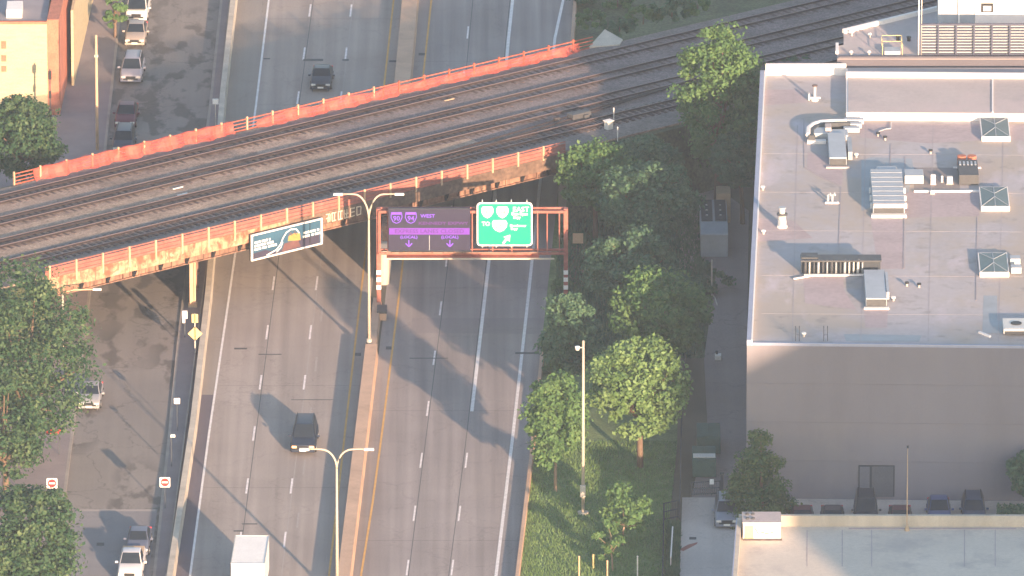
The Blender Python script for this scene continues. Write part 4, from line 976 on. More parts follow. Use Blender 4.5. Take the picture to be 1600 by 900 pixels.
MB().slab(a_, b2, .3, uzt + .002, uzt + .35).build('rear_parapet', M['coping'], UB, world=True)
MB().slab(P(1308, 85, uzt), P(1308, 72, uzt), .25, uzt + .002, uzt + .3).build('parapet', M['coping'], UB, world=True)
# louvre screen
ly = P(1440, 88, uzt).y; lz0 = uzt + .01; lz1 = V(1440, 39, ly).z
lx0_, lx1_ = V(1438, 60, ly).x, V(1720, 60, ly).x
sc_o = MB().box(((lx0_ + lx1_) / 2, ly + .35, (lz0 + lz1) / 2), (lx1_ - lx0_, .08, lz1 - lz0)).build('screen_backing', M['unit'], UB, world=True)
b = MB(); nl = 11
for i in range(nl):
    z = lz0 + .15 + (lz1 - lz0 - .2) * i / (nl - 1); b.box(((lx0_ + lx1_) / 2, ly + .18, z), (lx1_ - lx0_, .22, .09))
b.build('louvre_slats', M['louver'], UB, world=True)
b = MB()
for k in range(11):
    x = V(1438 + k * 28, 60, ly).x; b.box((x, ly + .02, (lz0 + lz1) / 2), (.12, .12, lz1 - lz0))
b.box(((lx0_ + lx1_) / 2, ly + .02, lz1 + .06), (lx1_ - lx0_ + .1, .2, .12)); b.build('screen_frame', M['louver'], UB, world=True)
# block behind the screen
by = ly + 6.0; bz1 = V(1500, -60, by).z
for x0, x1, mt, nm, dy in ((1466, 1497, 'unit', 'corrugated_panel', 0), (1500, 1523, 'unit', 'corrugated_panel', 0), (1523.5, 1720, 'coping', 'penthouse_wall', .0)):
    MB().box(((V(x0, 0, by).x + V(x1, 0, by).x) / 2, by + 1.5, (uzt + bz1) / 2), (V(x1, 0, by).x - V(x0, 0, by).x, 3, bz1 - uzt)).build(nm, M[mt], UB, world=True)
MB().box((V(1498.5, 0, by).x, by - .1, (uzt + bz1) / 2), (.14, .14, bz1 - uzt)).build('downpipe', M['white'], UB, world=True)
w0, w1 = V(1533, 19, by), V(1552, 5, by)
fo = MB().box(((w0.x + w1.x) / 2, by - .03, (w0.z + w1.z) / 2), (w1.x - w0.x, .07, w1.z - w0.z)).build('window', M['black'], UB, world=True)
o = MB().box(((w0.x + w1.x) / 2, by - .075, (w0.z + w1.z) / 2 - .05), (w1.x - w0.x - .3, .03, w1.z - w0.z - .3)).build('pane', M['unit'], None); o.parent = fo; o.matrix_parent_inverse = wmat(UB).inverted()
# tall twin mast at the screen's left end
t = thing('roof_mast', 'tall twin-tube mast rising at the left end of the louvred screen', 'mast', P(1437, 88, uzt))
for dx in (-.1, .12): MB().tube([(dx, 0, 0), (dx, 0, 8)], .055, 6).build('tube', M['white'] if dx < 0 else M['galv'], t, smooth=True)
# dunnage and vents on the small left roof
for k, (x, y) in enumerate(((1331, 56), (1359, 59), (1330, 87), (1358, 87))):
    t = thing('roof_vent', ['small white vent cap near the rear left corner of the upper roof', 'small white vent cap second along the rear of the upper roof', 'small white vent cap at the front left of the upper roof', 'small white vent cap at the front of the upper roof beside the seam'][k], 'roof vent', P(x, y, uzt), 0, 'small white vents on the upper roof')
    MB().cyl((0, 0, 0), .09, .3, 8).build('pipe', M['galv'], t); MB().cyl((0, 0, .3), .17, .12, 10, .1).build('cap', M['white'], t)
for k, (x, y) in enumerate(((1403, 63), (1420, 64))):
    t = thing('roof_vent', ['black vent stub behind the yellow roof hatch rail', 'black vent stub close to the twin mast'][k], 'roof vent', P(x, y, uzt), 0, 'black vents on the upper roof')
    MB().cyl((0, 0, 0), .14, .3, 8).build('pipe', M['black'], t); MB().cyl((0, 0, .3), .2, .08, 10).build('cap', M['black'], t)
t = thing('roof_hatch', 'grey roof hatch inside a yellow guard rail on the upper roof', 'roof hatch', P(1394, 84, uzt))
MB().box((0, 0, .2), (1.3, 1.2, .4)).build('hatch_lid', M['unit'], t, bevel=.04)
b = MB()
for z in (.55, 1.05): b.beam((-.8, 1.6, z), (.8, 1.6, z), .05, .05); b.beam((-.8, -.7, z), (-.8, 1.6, z), .05, .05); b.beam((.8, -.7, z), (.8, 1.6, z), .05, .05)
for x in (-.8, .8):
    for y in (-.7, 1.6): b.beam((x, y, 0), (x, y, 1.05), .05, .05)
b.build('guard_rail', M['signyellow'], t)

# ------------------------------------------------------------ rooftop equipment
GS = 'glazed pyramid skylights along the right side of the warehouse roof'
def skylight(x0, x1, yt, yb, label):
    a, b_ = P(x0, yb, WZ), P(x1, yt, WZ); w_, d_ = b_.x - a.x, (b_.y - a.y) * .93
    t = thing('skylight', label, 'skylight', (a.x + w_ / 2, a.y + d_ / 2, WZ), 0, GS)
    MB().box((0, 0, .2), (w_, d_, .4)).build('curb', M['coping'], t)
    h = .52; e = MB(); x_, y_ = w_ / 2 - .06, d_ / 2 - .06
    e.add([(-x_, -y_, .4), (x_, -y_, .4), (x_, y_, .4), (-x_, y_, .4), (0, -.4, h), (0, .4, h)], [(0, 1, 4), (1, 2, 5, 4), (2, 3, 5), (3, 0, 4, 5), (3, 2, 1, 0)])
    e.build('glazing', M['glass_sky'], t)
    g = MB()
    for p_, q_ in (((-x_, -y_, .42), (0, -.4, h + .02)), ((x_, -y_, .42), (0, -.4, h + .02)), ((-x_, y_, .42), (0, .4, h + .02)), ((x_, y_, .42), (0, .4, h + .02)), ((0, -.4, h + .02), (0, .4, h + .02)), ((0, -y_, .42), (0, -.4, h + .02)), ((0, .4, h + .02), (0, y_, .42))): g.beam(p_, q_, .05, .04)
    g.build('glazing_bars', M['unit'], t)
skylight(1534, 1575, 189, 221, 'glazed skylight nearest the raised roof section'); skylight(1533, 1574, 297, 330, 'glazed skylight beside the dark cooler unit'); skylight(1531, 1573, 400, 433, 'glazed skylight farthest forward, beside small pipes')
# long rooftop unit
def unit_box(name, label, cat, x0, x1, y_top, y_frt, hpx, mat, nm='housing', group=None):
    """top face spans y_top..y_frt, front face hpx tall below it"""
    h = hpx / (19.6 * .948); a = P(x0, y_frt, WZ + h + .1); b_ = P(x1, y_top, WZ + h + .1)
    t = thing(name, label, cat, ((a.x + b_.x) / 2, (a.y + b_.y) / 2, WZ), 0, group); w_, d_ = b_.x - a.x, b_.y - a.y
    MB().box((0, 0, .1 + h / 2), (w_, d_, h)).build(nm, mat, t, bevel=.04); return t, w_, d_, h
t, w_, d_, h = unit_box('rooftop_unit', 'largest rooftop air unit, long ribbed blue-grey box on a white curb', 'air handling unit', 1364, 1409, 264, 318, 16, M['unit'])
b = MB()
for k in range(7): b.box((0, -d_ / 2 + .8 + k * d_ / 7.5, h + .12), (w_ * .98, .05, .025))
b.build('roof_ribs', M['unit'], t)
MB().box((0, -d_ / 2 - .02, h * .45), (w_ * .94, .05, h * .45)).build('intake_grille', M['unit_dark'], t)
MB().box((0, -d_ / 2 - .45, .1), (w_ * 1.1, .5, .22)).build('curb', M['coping'], t)
MB().box((0, -d_ / 2 - .04, h + .0), (w_ * .96, .09, .18)).build('front_trim', M['roof2'], t)
for k in range(3):
    MB().box((w_ / 2 + .12, -d_ / 2 + 1.2 + k * 1.9, .4), (.16, .3, .4)).build('side_latch', M['white'], t); MB().box((-w_ / 2 - .1, -d_ / 2 + 1.2 + k * 1.9, .4), (.14, .3, .4)).build('side_latch', M['white'], t)
MB().box((.1, d_ / 2 + .9, h * .45), (w_ * .85, 1.6, h * .8), taper=.7).build('hood', M['unit'], t, bevel=.04)
MB().box((w_ / 2 + .95, d_ / 2 - .2, .4), (1.5, 1.7, .7)).build('side_duct', M['unit'], t, bevel=.04)
t, w_, d_, h = unit_box('rooftop_unit', 'small rooftop air unit beside the curved duct', 'air handling unit', 1296, 1320, 207, 246, 12, M['unit'])
MB().box((0, -d_ / 2 - .03, h * .5 + .05), (w_ * .94, .06, h * .8)).build('intake_grille', M['unit_dark'], t); MB().box((0, -d_ / 2 - .4, .06), (w_ * 1.4, .35, .14)).build('curb', M['roof2'], t)
MB().box((.2, d_ / 2 + .7, h * .5), (w_ * 1.1, 1.6, h * .7)).build('duct_stub', M['unit'], t, bevel=.04); MB().box((1.0, 0, .45), (.35, d_ * .6, .7)).build('side_panel', M['roof_bluish'], t)
t, w_, d_, h = unit_box('rooftop_unit', 'rooftop air unit at the end of the dark pipe bank', 'air handling unit', 1353, 1382, 421, 466, 12, M['unit'])
MB().box((0, -d_ / 2 - .03, h * .5 + .05), (w_ * .94, .06, h * .85)).build('intake_grille', M['unit_dark'], t); MB().box((0, -d_ / 2 - .4, .06), (w_ * 1.2, .35, .16)).build('curb', M['coping'], t)
MB().box((w_ / 2 + .12, .3, .5), (.2, d_ * .7, .6)).build('side_panel', M['unit'], t)
# pipe bank (dark cooler with coil)
p0, p1 = P(1250, 436, WZ), P(1379, 436, WZ); t = thing('pipe_bank', 'long dark coil bank with white pipes beneath its black top', 'cooler', ((p0.x + p1.x) / 2, p0.y, WZ)); wd_ = p1.x - p0.x
MB().box((0, 1.6, 1.15), (wd_ * .98, 1.5, .12)).build('cover', M['unit_dark'], t); MB().box((-wd_ * .38, 1.9, 1.26), (wd_ * .2, 1.2, .1)).build('cover', M['unit_dark'], t)
MB().box((0, 1.8, .5), (wd_ * .96, 1.0, .9)).build('core', M['fence_dark'], t)
for k in range(14):
    x = -wd_ / 2 + .4 + k * (wd_ - 1.6) / 14; o = MB().tube([(x, .95, .1), (x, .95, 1.0), (x + .1, 1.2, 1.15)], .07 if k % 3 else .11, 6).build('pipe', M['unit_lt'] if k in (1, 10, 11, 12) else (M['unit'] if k % 2 else M['unit_dark']), t, smooth=True)
MB().box((0, .6, .12), (wd_ * .9, .25, .12)).build('support_rail', M['coping'], t); MB().beam((-wd_ / 2 - .5, -.3, .12), (-wd_ / 2 + 1.2, .6, .12), .15, .1).build('support_rail', M['coping'], t)
# curved duct
t = thing('curved_duct', 'curved dark-sided duct left of the small rooftop unit', 'duct', P(1285, 212, WZ))
pts = [(-1.15, -1.4, .5), (-1.1, .3, .5), (-.7, 1.3, .5), (-.1, 1.9, .5), (1.0, 2.1, .5), (2.0, 2.1, .5)]
MB().tube(pts, .22, 6).build('duct_shell', M['coping'], t)
pts2 = [(x + .25, y - .45, .35) for x, y, z in pts]; MB().tube(pts2, .3, 6).build('duct_core', M['unit_dark'], t)
MB().box((-.3, -.3, .3), (1.4, 1.6, .5)).build('compressor', M['unit'], t, bevel=.05); MB().box((.45, -.0, .6), (.5, 1.2, .5)).build('fan_cowl', M['roof2'], t, bevel=.05); MB().box((-.5, -1.9, .12), (1.5, .5, .24)).build('curb', M['coping'], t)
t = thing('duct_bank', 'stack of blue-grey duct sections against the raised roof front', 'duct', P(1330, 192, WZ))
for k in range(3): MB().box((.2 - k * .12, -.3 - k * 1.1, .25), (1.6 - k * .15, .55, .4)).build('duct_section', M['unit'], t, bevel=.04)
# cooler with two fans
p = P(1514, 291, WZ); t = thing('cooler_unit', 'dark cooler with two reddish fans behind it', 'cooler', (p.x, p.y + 2.2, WZ))
MB().box((0, 0, .45), (1.55, 4.0, .8)).build('housing', M['unit_dark'], t, bevel=.04)
b = MB()
for k in range(5): b.box((-.6 + k * .3, 1.0, .87), (.14, .9, .04))
b.build('vanes', M['unit'], t)
for s_ in (-.4, .4):
    f_ = MB().cyl((s_, 3.3, 0), .36, .75, 14).build('fan_housing', M['redbrick'], t); 
MB().box((0, 2.4, .05), (2.2, .2, .1)).build('curb', M['coping'], t)
# equipment pad items
for k, (x, y, sx, sz, mt, lb, nm) in enumerate(((1458, 288, .38, .75, 'white', 'bright white upright box on the tan pad', 'roof_box'), (1472, 285, .16, .5, 'unit_lt', 'slim pale post beside the white box on the pad', 'roof_post'), (1484, 287, .45, .55, 'unit_lt', 'pale slatted box right of the slim post', 'roof_box'), (1439, 272, .12, .12, 'white', 'tiny white cap at the left of the tan pad', 'roof_vent'), (1457, 303, .3, .25, 'white', 'white cone shaped vent at the pad edge', 'roof_vent'))):
    t = thing(nm, lb, 'roof fitting', P(x, y, WZ)); MB().box((0, 0, sz / 2 + .05), (sx, sx * .8, sz)).build('casing', M[mt], t, bevel=.02); MB().box((0, 0, .03), (sx * 1.3, sx * 1.1, .06)).build('curb', M['roof2'], t)
MB_p0, MB_p1 = P(1428, 300, WZ), P(1531, 300, WZ)
t = tag(MB().slab(MB_p0, MB_p1, .2, WZ, WZ + .14).build('pad_kerb', M['coping']), 'long white kerb along the front of the tan equipment pad', 'roof kerb')
# vents and stacks
def stack(x, y, rs, label, mats, base=None):
    t = thing('roof_vent', label, 'roof vent', P(x, y, WZ)); z = 0
    for k, (r, h) in enumerate(rs):
        MB().cyl((0, 0, z), r, h, 12).build('cowl' if k else 'curb', M[mats[k % len(mats)]], t); z += h
    return t
stack(1222, 355, ((.42, .15), (.36, .5), (.3, .35), (.42, .14), (.22, .4), (.3, .1)), 'tiered silver vent stack alone on the left of the roof', ['coping', 'unit', 'unit_lt', 'unit_dark', 'unit_lt', 'unit'])
t = stack(1273, 157, ((.3, .1), (.12, 1.1), (.22, .1)), 'grey vent pipe with a cross pipe near the rear left parapet', ['coping', 'unit', 'tie2'])
MB().box((0, -.1, .25), (.9, .14, .14)).build('cross_pipe', M['coping'], t); MB().box((-.45, .1, .3), (.12, .5, .5)).build('side_pipe', M['coping'], t)
t = thing('roof_vent', 'small twin goose-neck vent left of the long rooftop unit', 'roof vent', P(1298, 316, WZ))
for dx in (-.22, .12): MB().tube([(dx, 0, 0), (dx, 0, .6), (dx + .15, 0, .75), (dx + .22, 0, .55)], .1, 8).build('pipe', M['unit'], t)
MB().box((.1, -.3, .06), (1.1, .2, .12)).build('curb', M['coping'], t)
for k, x in enumerate((1246, 1290)):
    t = thing('ladder_rail', ['pair of ladder rails over the roof front edge at the left', 'second pair of ladder rails over the roof front edge'][k], 'ladder', P(x, 533, WZ))
    for dx in (-.14, .14): MB().tube([(dx, 0, 0), (dx, 0, .95), (dx, .3, 1.1)], .035, 6).build('rail', M['fence_dark'], t)
    MB().box((0, 0, .5), (.28, .04, .04)).build('rung', M['fence_dark'], t)
GD = 'tiny vent caps scattered on the warehouse roof'
for k, (x, y, mt, lb) in enumerate(((1454, 240, 'black', 'tiny black vent cap behind the tan equipment pad'), (1417, 447, 'black', 'tiny black vent cap left of two others mid roof'), (1436, 449, 'black', 'tiny black vent cap right of its twin mid roof'), (1338, 246, 'white', 'tiny white vent cap between two air units'), (1316, 406, 'white', 'tiny white vent cap behind the pipe bank'), (1396, 470, 'white', 'tiny white vent cap right of the third air unit'), (1256, 526, 'white', 'tiny white cap between the ladder rails'), (1192, 297, 'white', 'tiny white cap near the left parapet'), (1372, 213, 'black', 'tiny black cap of the small pipe loop'), (1383, 219, 'black', 'second tiny black cap of the small pipe loop'), (1193, 366, 'white', 'tiny white cap by the left parapet, farther forward'))):
    t = thing('vent_cap', lb, 'roof vent', P(x, y, WZ), 0, GD); MB().cyl((0, 0, 0), .09, .22, 8).build('pipe', M['galv'], t); MB().cyl((0, 0, .22), .17, .12, 10).build('cap', M[mt], t)
t = thing('pipe_loop', 'thin grey pipe loop on the roof behind the long unit', 'pipe', P(1378, 205, WZ))
MB().tube([(-.3, -1.4, .1), (-.3, -.4, .1), (.3, .2, .12), (.7, .3, .12), (.8, 2.0, .12)], .05, 6).build('pipe_run', M['unit'], t)
t, w_, d_, h = unit_box('condenser_unit', 'white box condenser at the right edge with a round black fan', 'condenser', 1568, 1640, 497, 514, 8, M['unit_lt'])
MB().cyl((-w_ * .22, 0, h + .11), .42, .06, 14).build('fan', M['black'], t); MB().box((0, -d_ / 2 - .02, h * .5), (w_ * .94, .04, h * .6)).build('grille', M['unit_dark'], t)
t = thing('small_condenser', 'pair of small grey boxes right of the front skylight', 'condenser', P(1586, 412, WZ))
for dy in (0, -2.2): MB().box((0, dy, .3), (.8, .9, .5)).build('housing', M['unit'], t, bevel=.03)
t = tag(MB().slab(P(1530, 520, WZ), P(1547, 527, WZ), .2, WZ, WZ + .12).build('loose_board', M['coping']), 'white board lying on the roof left of the condenser', 'board')

# ------------------------------------------------------------ low building in front
LZ = 4.6
lb0, lb1 = P(1152, 822, LZ), P(1720, 822, LZ)
lw = thing('low_building', 'low flat-roofed building at the bottom right, its roof half in sun', 'building', (P(1146, 900, LZ).x, P(1146, 900, LZ).y, 0))
fl_, fr_ = P(1140, 985, LZ), P(1720, 985, LZ)
q = [fl_, fr_, lb1, lb0]
MB().prism(q, 0, LZ - .1).build('wall', M['tanwall'], lw, world=True)
MB().prism(q, LZ - .09, LZ).build('roof_surface', M['roof3'], lw, world=True)
MB().slab(lb0 + Vector((.1, .1, 0)), lb1, .35, LZ - .05, LZ + .85).build('rear_parapet', M['conc2'], lw, world=True)
MB().slab(fl_ + Vector((.15, 0, 0)), lb0 + Vector((.15, -.3, 0)), .3, LZ - .05, LZ + .75).build('side_parapet', M['conc2'], lw, world=True)
MB().slab(fl_ + Vector((-.04, 0, 0)), lb0 + Vector((-.04, -.3, 0)), .09, 0.02, LZ + .76).build('side_cladding', M['coping_blue'], lw, world=True)
b = MB()
for x in (1261, 1316, 1362, 1507, 1555): b.slab(P(x, 885, LZ), P(x, 828, LZ), .06, LZ, LZ + .012)
b.build('roof_seam', M['roof_stain'], lw, world=True)
b = MB(); b.slab(P(1326, 826, LZ), P(1588, 826, LZ), .25, LZ, LZ + .03); b.build('gutter_debris', M['roof_stain'], lw, world=True)
h = 26 / (20.5 * .948); a, b_ = P(1161, 817, LZ + h), P(1219, 801, LZ + h)
ph = thing('roof_cabin', 'small cream cabin on the sunlit corner of the low roof, with a tan door', 'roof cabin', ((a.x + b_.x) / 2, (a.y + b_.y) / 2, LZ)); w_, d_ = b_.x - a.x, b_.y - a.y
MB().box((0, 0, h / 2), (w_, d_, h - .01)).build('wall', M['conc2'] if False else M['coping'], ph, bevel=.03)
MB().box((0, 0, h + .03), (w_ + .1, d_ + .1, .06)).build('roof_surface', M['roof2'], ph)
for k in range(2):
    for j in range(2): MB().cyl((-w_ * .38 + k * .42, -d_ * .2 + j * 1.0, h + .06), .14, .12, 10).build('vent', M['unit_dark'], ph)
MB().box((-w_ * .34, -d_ / 2 - .03, h * .45), (w_ * .24, .06, h * .75)).build('door', M['tan_eq'], ph)
MB().tube([(-w_ * .18, -d_ / 2 - .06, h * .7), (-w_ * .1, -d_ / 2 - .06, h * .4), (w_ * .05, -d_ / 2 - .06, h * .45), (w_ * .1, -d_ / 2 - .06, h * .38), (w_ * .3, -d_ / 2 - .06, h * .45)], .03, 6).build('cable', M['tie'], ph)
MB().box((.05, -d_ / 2 - .1, .06), (w_ * 1.03, .12, .12)).build('curb', M['tie'], ph)
p = P(1417, 829, LZ); t = thing('antenna_mast', 'thin antenna mast rising from the low roof against the grey wall', 'antenna', p)
MB().tube([(0, 0, 0), (0, 0, 6.7)], [.05, .03], 6).build('mast', M['tan_eq'], t, smooth=True); MB().box((0, 0, 6.6), (.14, .14, .18)).build('tip', M['fence_dark'], t); MB().cyl((0, 0, 0), .2, .5, 8, .08).build('base', M['tan_eq'], t)

# ------------------------------------------------------------ yellow brick building, top left
YZ = 7.5
sp_ = V(0, 170, P(60, 178, 0).y)
yy = P(60, 182, 0).y
YZ = V(60, 36, yy).z
yb = thing('brick_building', 'sunlit yellow brick building with red brick corner at the top left', 'building', (V(95, 180, yy).x, yy, 0))
xr = V(93, 100, yy).x; xl = V(-160, 100, yy).x; ybk = P(60, -200, YZ).y
MB().prism([(xl, yy), (xr - 1.0, yy), (xr - 1.0, ybk), (xl, ybk)], 0, YZ - .1).build('wall', M['yellowbrick'], yb, world=True)
MB().prism([(xr - .999, yy - .02), (xr, yy - .02), (xr + 1.4, ybk), (xr + .4, ybk)], 0, YZ + .3).build('corner_pier', M['redbrick'], yb, world=True)
MB().prism([(xl, yy + .35), (xr - 1.002, yy + .35), (xr - 1.002, ybk), (xl, ybk)], YZ - .099, YZ - .03).build('roof_surface', M['slateroof'], yb, world=True)
MB().box(((xl + xr) / 2 - .5, yy + .15, YZ - .0), (xr - xl - 1.0, .36, .22)).build('parapet', M['redbrick'], yb, world=True)
pq = P(20, 29, YZ); MB().box((pq.x + .1, pq.y + 1.5, YZ + .3), (1.3, 2.5, .75)).build('roof_hatch', M['coping'], yb, world=True)
MB().prism([(xr - .3 + 1.0, yy + 8), (xr + .9, yy + 8), (xr + 2.2, ybk), (xr + 1.45, ybk)], 0, YZ - 1.4).build('side_bay', M['yellowbrick'], yb, world=True)
# window openings on the west part of the sunlit wall
for k, (v0, v1) in enumerate(((64, 76), (86, 96), (103, 112))):
    z0, z1 = V(6, v1, yy).z, V(6, v0, yy).z; o = MB().box((V(6, 90, yy).x, yy - .03, (z0 + z1) / 2), (.42, .06, z1 - z0)).build('window', M['redbrick'], yb, world=True)
# service wires and their short posts
t = thing('service_pole', 'thin dark service pole with hanging signals at the yellow building corner', 'utility pole', P(79, 205))
hp = 4.9; MB().tube([(0, 0, 0), (0, 0, hp + .5)], .07, 6).build('pole', M['tie'], t); MB().box((0, -.1, hp), (.28, .24, .7)).build('signal_head', M['black'], t, bevel=.03); MB().box((0, -.1, hp - 1.7), (.2, .2, .6)).build('signal_head', M['black'], t, bevel=.03); MB().box((0, -.1, 1.4), (.24, .24, 1.0)).build('control_box', M['black'], t)

# ------------------------------------------------------------ alley equipment
p = P(1115, 375); t = thing('chiller_unit', 'chiller with dark fan grid in the shaded alley beside the warehouse', 'chiller', (p.x, p.y, 0))
MB().box((0, 0, 1.0), (2.2, 9.0, 1.9)).build('housing', M['unit'], t, bevel=.05)
for sx in (-.55, .55):
    MB().box((sx, 1.6, 1.98), (.92, 5.4, .08)).build('fan_panel', M['fence_dark'], t)
    for k in range(3): MB().cyl((sx, .2 + k * 1.3, 2.03), .09, .05, 8).build('fan_hub', M['white'], t)
p = P(1130, 343); t = thing('tan_cabinet', 'tall tan electrical cabinet behind the chiller', 'cabinet', p)
MB().box((0, 0, 1.3), (1.15, 2.0, 2.5)).build('housing', M['tan_eq'], t, bevel=.04); MB().box((.1, -1.02, 1.5), (.14, .05, .2)).build('handle', M['black'], t)
p = P(1112, 462); t = thing('alley_post', 'pale forked post standing in front of the chiller', 'post', p)
MB().tube([(0, 0, 0), (0, 0, 3.0)], .07, 6).build('pole', M['galv'], t); MB().tube([(0, 0, .2), (.25, -.6, .05), (.4, -2.5, .05)], .05, 6).build('stay', M['galv'], t)
p = P(903, 402); t = thing('signboard', 'back of a small tan signboard on a dark post beside the gantry', 'signboard', p)
MB().beam((0, .04, 0), (0, .04, 1.9), .07, .07).build('pole', M['fence_dark'], t); MB().box((0, 0, 1.6), (.85, .04, .85)).build('board', M['tan_eq'], t)
def dumpster(u, v, label, wd2=1.8, d2=3.4, h2=1.3, papers=True):
    p = P(u, v); t = thing('dumpster', label, 'dumpster', p, 0, 'green dumpsters in the alley')
    MB().box((0, 0, h2 / 2 + .1), (wd2, d2, h2)).build('bin', M['dumpster'], t, bevel=.04)
    for s_ in (-1, 1): MB().box((s_ * wd2 * .25, .05, h2 + .14), (wd2 * .48, d2 * .96, .06)).build('lid', M['dumpster'], t, bevel=.02)
    if papers: MB().box((0, -d2 * .2, h2 + .19), (wd2 * .95, .9, .05)).build('cardboard', M['unit_lt'], t)
dumpster(1107, 700, 'green dumpster standing farther back in the alley', papers=False); dumpster(1100, 736, 'green dumpster with flattened pale cardboard on its lid')
p = P(1112, 775); t = thing('alley_sign', 'small white sign on a post by the parking entrance', 'sign', p)
MB().beam((0, .03, 0), (0, .03, 1.2), .05, .05).build('pole', M['fence_dark'], t); MB().box((0, 0, 1.15), (.32, .03, .42)).build('plate', M['signwhite'], t)
p = P(1128, 772); t = thing('gate_post', 'dark post at the parking entrance beside the conifer', 'post', p); MB().box((0, 0, .8), (.22, .22, 1.6)).build('shaft', M['fence_dark'], t); MB().box((0, 0, 1.64), (.3, .3, .08)).build('cap', M['fence_dark'], t)
p = P(1122, 562); t = thing('white_fixture', 'small white fitting at the edge of the alley path', 'fixture', p); MB().box((0, 0, .25), (.5, .7, .4)).build('casing', M['white'], t, bevel=.06); MB().box((-.1, .1, .55), (.2, .2, .25)).build('valve', M['fence_dark'], t)
# alley rail along warehouse
def fence(name, pts, h, label, mat, post_gap=2.4, panel=True, z0=0.04, grp=None):
    w0 = P(*pts[0]); t = thing(name, label, 'fence', w0, 0, grp); k = 0
    for a, b_ in zip(pts, pts[1:]):
        A, B = P(*a), P(*b_); d = (B - A); L_ = d.length; d.normalize()
        f = MB()
        for z in (.15, h * .5, h - .08): f.slab(A, B, .05, z, z + .06)
        if panel:
            n = int(L_ / .16)
            for i in range(n): q = A + d * (i + .5) * L_ / n; f.box((q.x, q.y, h / 2 + .05), (.03, .05, h - .1))
        f.build('railing_panel', mat, t, world=True)
        n = max(1, int(L_ / post_gap))
        for i in range(n + 1): q = A + d * i * L_ / n; MB().box((q.x, q.y, h / 2), (.09, .09, h)).build('post', mat, t, world=True)
    return t
fence('iron_fence', [(1034, 1000), (1037, 815), (1060, 810)], 1.5, 'dark iron fence around the planting strip at the bottom of the lawn', M['fence_dark'])
fence('iron_fence', [(1062, 812), (1064, 700), (1070, 560)], 1.7, 'dark iron fence between the lawn and the alley', M['fence_dark'])
fence('iron_fence', [(1080, 776), (1125, 774)], 1.2, 'dark gate fence closing the alley above the parking lot', M['fence_dark'])
b = MB(); b.slab(P(1048, 890), P(1051, 842), .1, .9, 1.0); t = thing('white_handrail', 'short white handrail inside the planting strip', 'handrail', P(1048, 890)); b.build('rail', M['white'], t, world=True)
for v in (890, 842): q = P(1048 + (890 - v) / 16, v); MB().box((q.x, q.y, .45), (.07, .07, .9)).build('post', M['white'], t, world=True)
# lawn posts at the bottom
for k, (x, v, mt, lb) in enumerate(((905, 905, 'post', 'tan marker post at the bottom edge of the lawn, leftmost of three'), (949, 912, 'post', 'pale marker post just right of the sapling trunks'), (996, 905, 'unit_lt', 'grey marker post farthest right on the lawn'))):
    t = thing('marker_post', lb, 'post', P(x, v), 0, 'marker posts along the lower lawn'); MB().box((0, 0, .9), (.1, .1, 1.8)).build('shaft', M[mt], t); MB().box((0, 0, 1.82), (.12, .12, .05)).build('cap', M[mt], t)
t = thing('marker_post', 'yellow pipe marker standing on the lawn below the mast', 'post', P(927, 888)); MB().cyl((0, 0, 0), .07, 1.05, 8).build('shaft', M['signyellow'], t); MB().cyl((0, 0, 1.05), .08, .06, 8).build('cap', M['signyellow'], t)
# trackside guard posts on the near embankment
for k, (x, y) in enumerate(((959, 196), (965, 226))):
    t = thing('trackside_post', ['slim white post right behind the relay cabinet', 'short white post on the embankment below the relay cabinet'][k], 'post', P(x, y, DZ - .3)); MB().box((0, 0, .7), (.08, .08, 1.5)).build('shaft', M['unit_lt'], t); MB().box((0, 0, 1.48), (.1, .1, .06)).build('cap', M['unit_lt'], t)

# ------------------------------------------------------------ trees
def crown_mesh(center, rad, n_cl, n_leaf, size, seed, shape='round', flat=.55):
    r = random.Random(seed); vs = []; fs = []; cl = []
    for i in range(n_cl):
        while True:
            a = Vector((r.uniform(-1, 1), r.uniform(-1, 1), r.uniform(-1, 1)))
            if shape == 'cone':
                zz = (a.z + 1) / 2; lim = (1 - zz) ** .8 + .06
                if math.hypot(a.x, a.y) < lim and math.hypot(a.x, a.y) > lim * .35: break
            elif .25 < a.length < 1.0 and not (a.z < -.55 and math.hypot(a.x, a.y) < .3): break
        rr_ = r.choice((r.uniform(.14, .24), r.uniform(.2, .42))) if shape != 'cone' else r.uniform(.26, .42) * (1 if shape != 'cone' else .75)
        if shape != 'cone' and a.length > .80: a *= .86; rr_ *= .85
        cl.append((a, rr_))
    for a, rr_ in cl:
        c = Vector((a.x * rad[0], a.y * rad[1], a.z * rad[2])) + Vector(center); R_ = rr_ * (rad[0] + rad[1] + rad[2]) / 3
        for j in range(n_leaf):
            v = Vector((r.gauss(0, 1), r.gauss(0, 1), r.gauss(0, 1))).normalized(); rad_ = R_ * (r.random() ** .35)
            if r.random() < .12: rad_ *= 1.25
            p = c + Vector((v.x, v.y, v.z * flat * 1.3)) * rad_
            nn = (v * .8 + Vector((r.gauss(0, .5), r.gauss(0, .5), r.gauss(.35, .5)))).normalized()
            t1 = nn.cross(Vector((r.random() - .5, r.random() - .5, r.random() - .5)).normalized()).normalized(); t2 = nn.cross(t1)
            s_ = size * r.uniform(.6, 1.3); b0 = len(vs)
            vs += [p - t1 * s_ * .5, p - t2 * s_ * .32, p + t1 * s_ * .55, p + t2 * s_ * .32]; fs.append((b0, b0 + 1, b0 + 2, b0 + 3))
    return vs, fs, cl
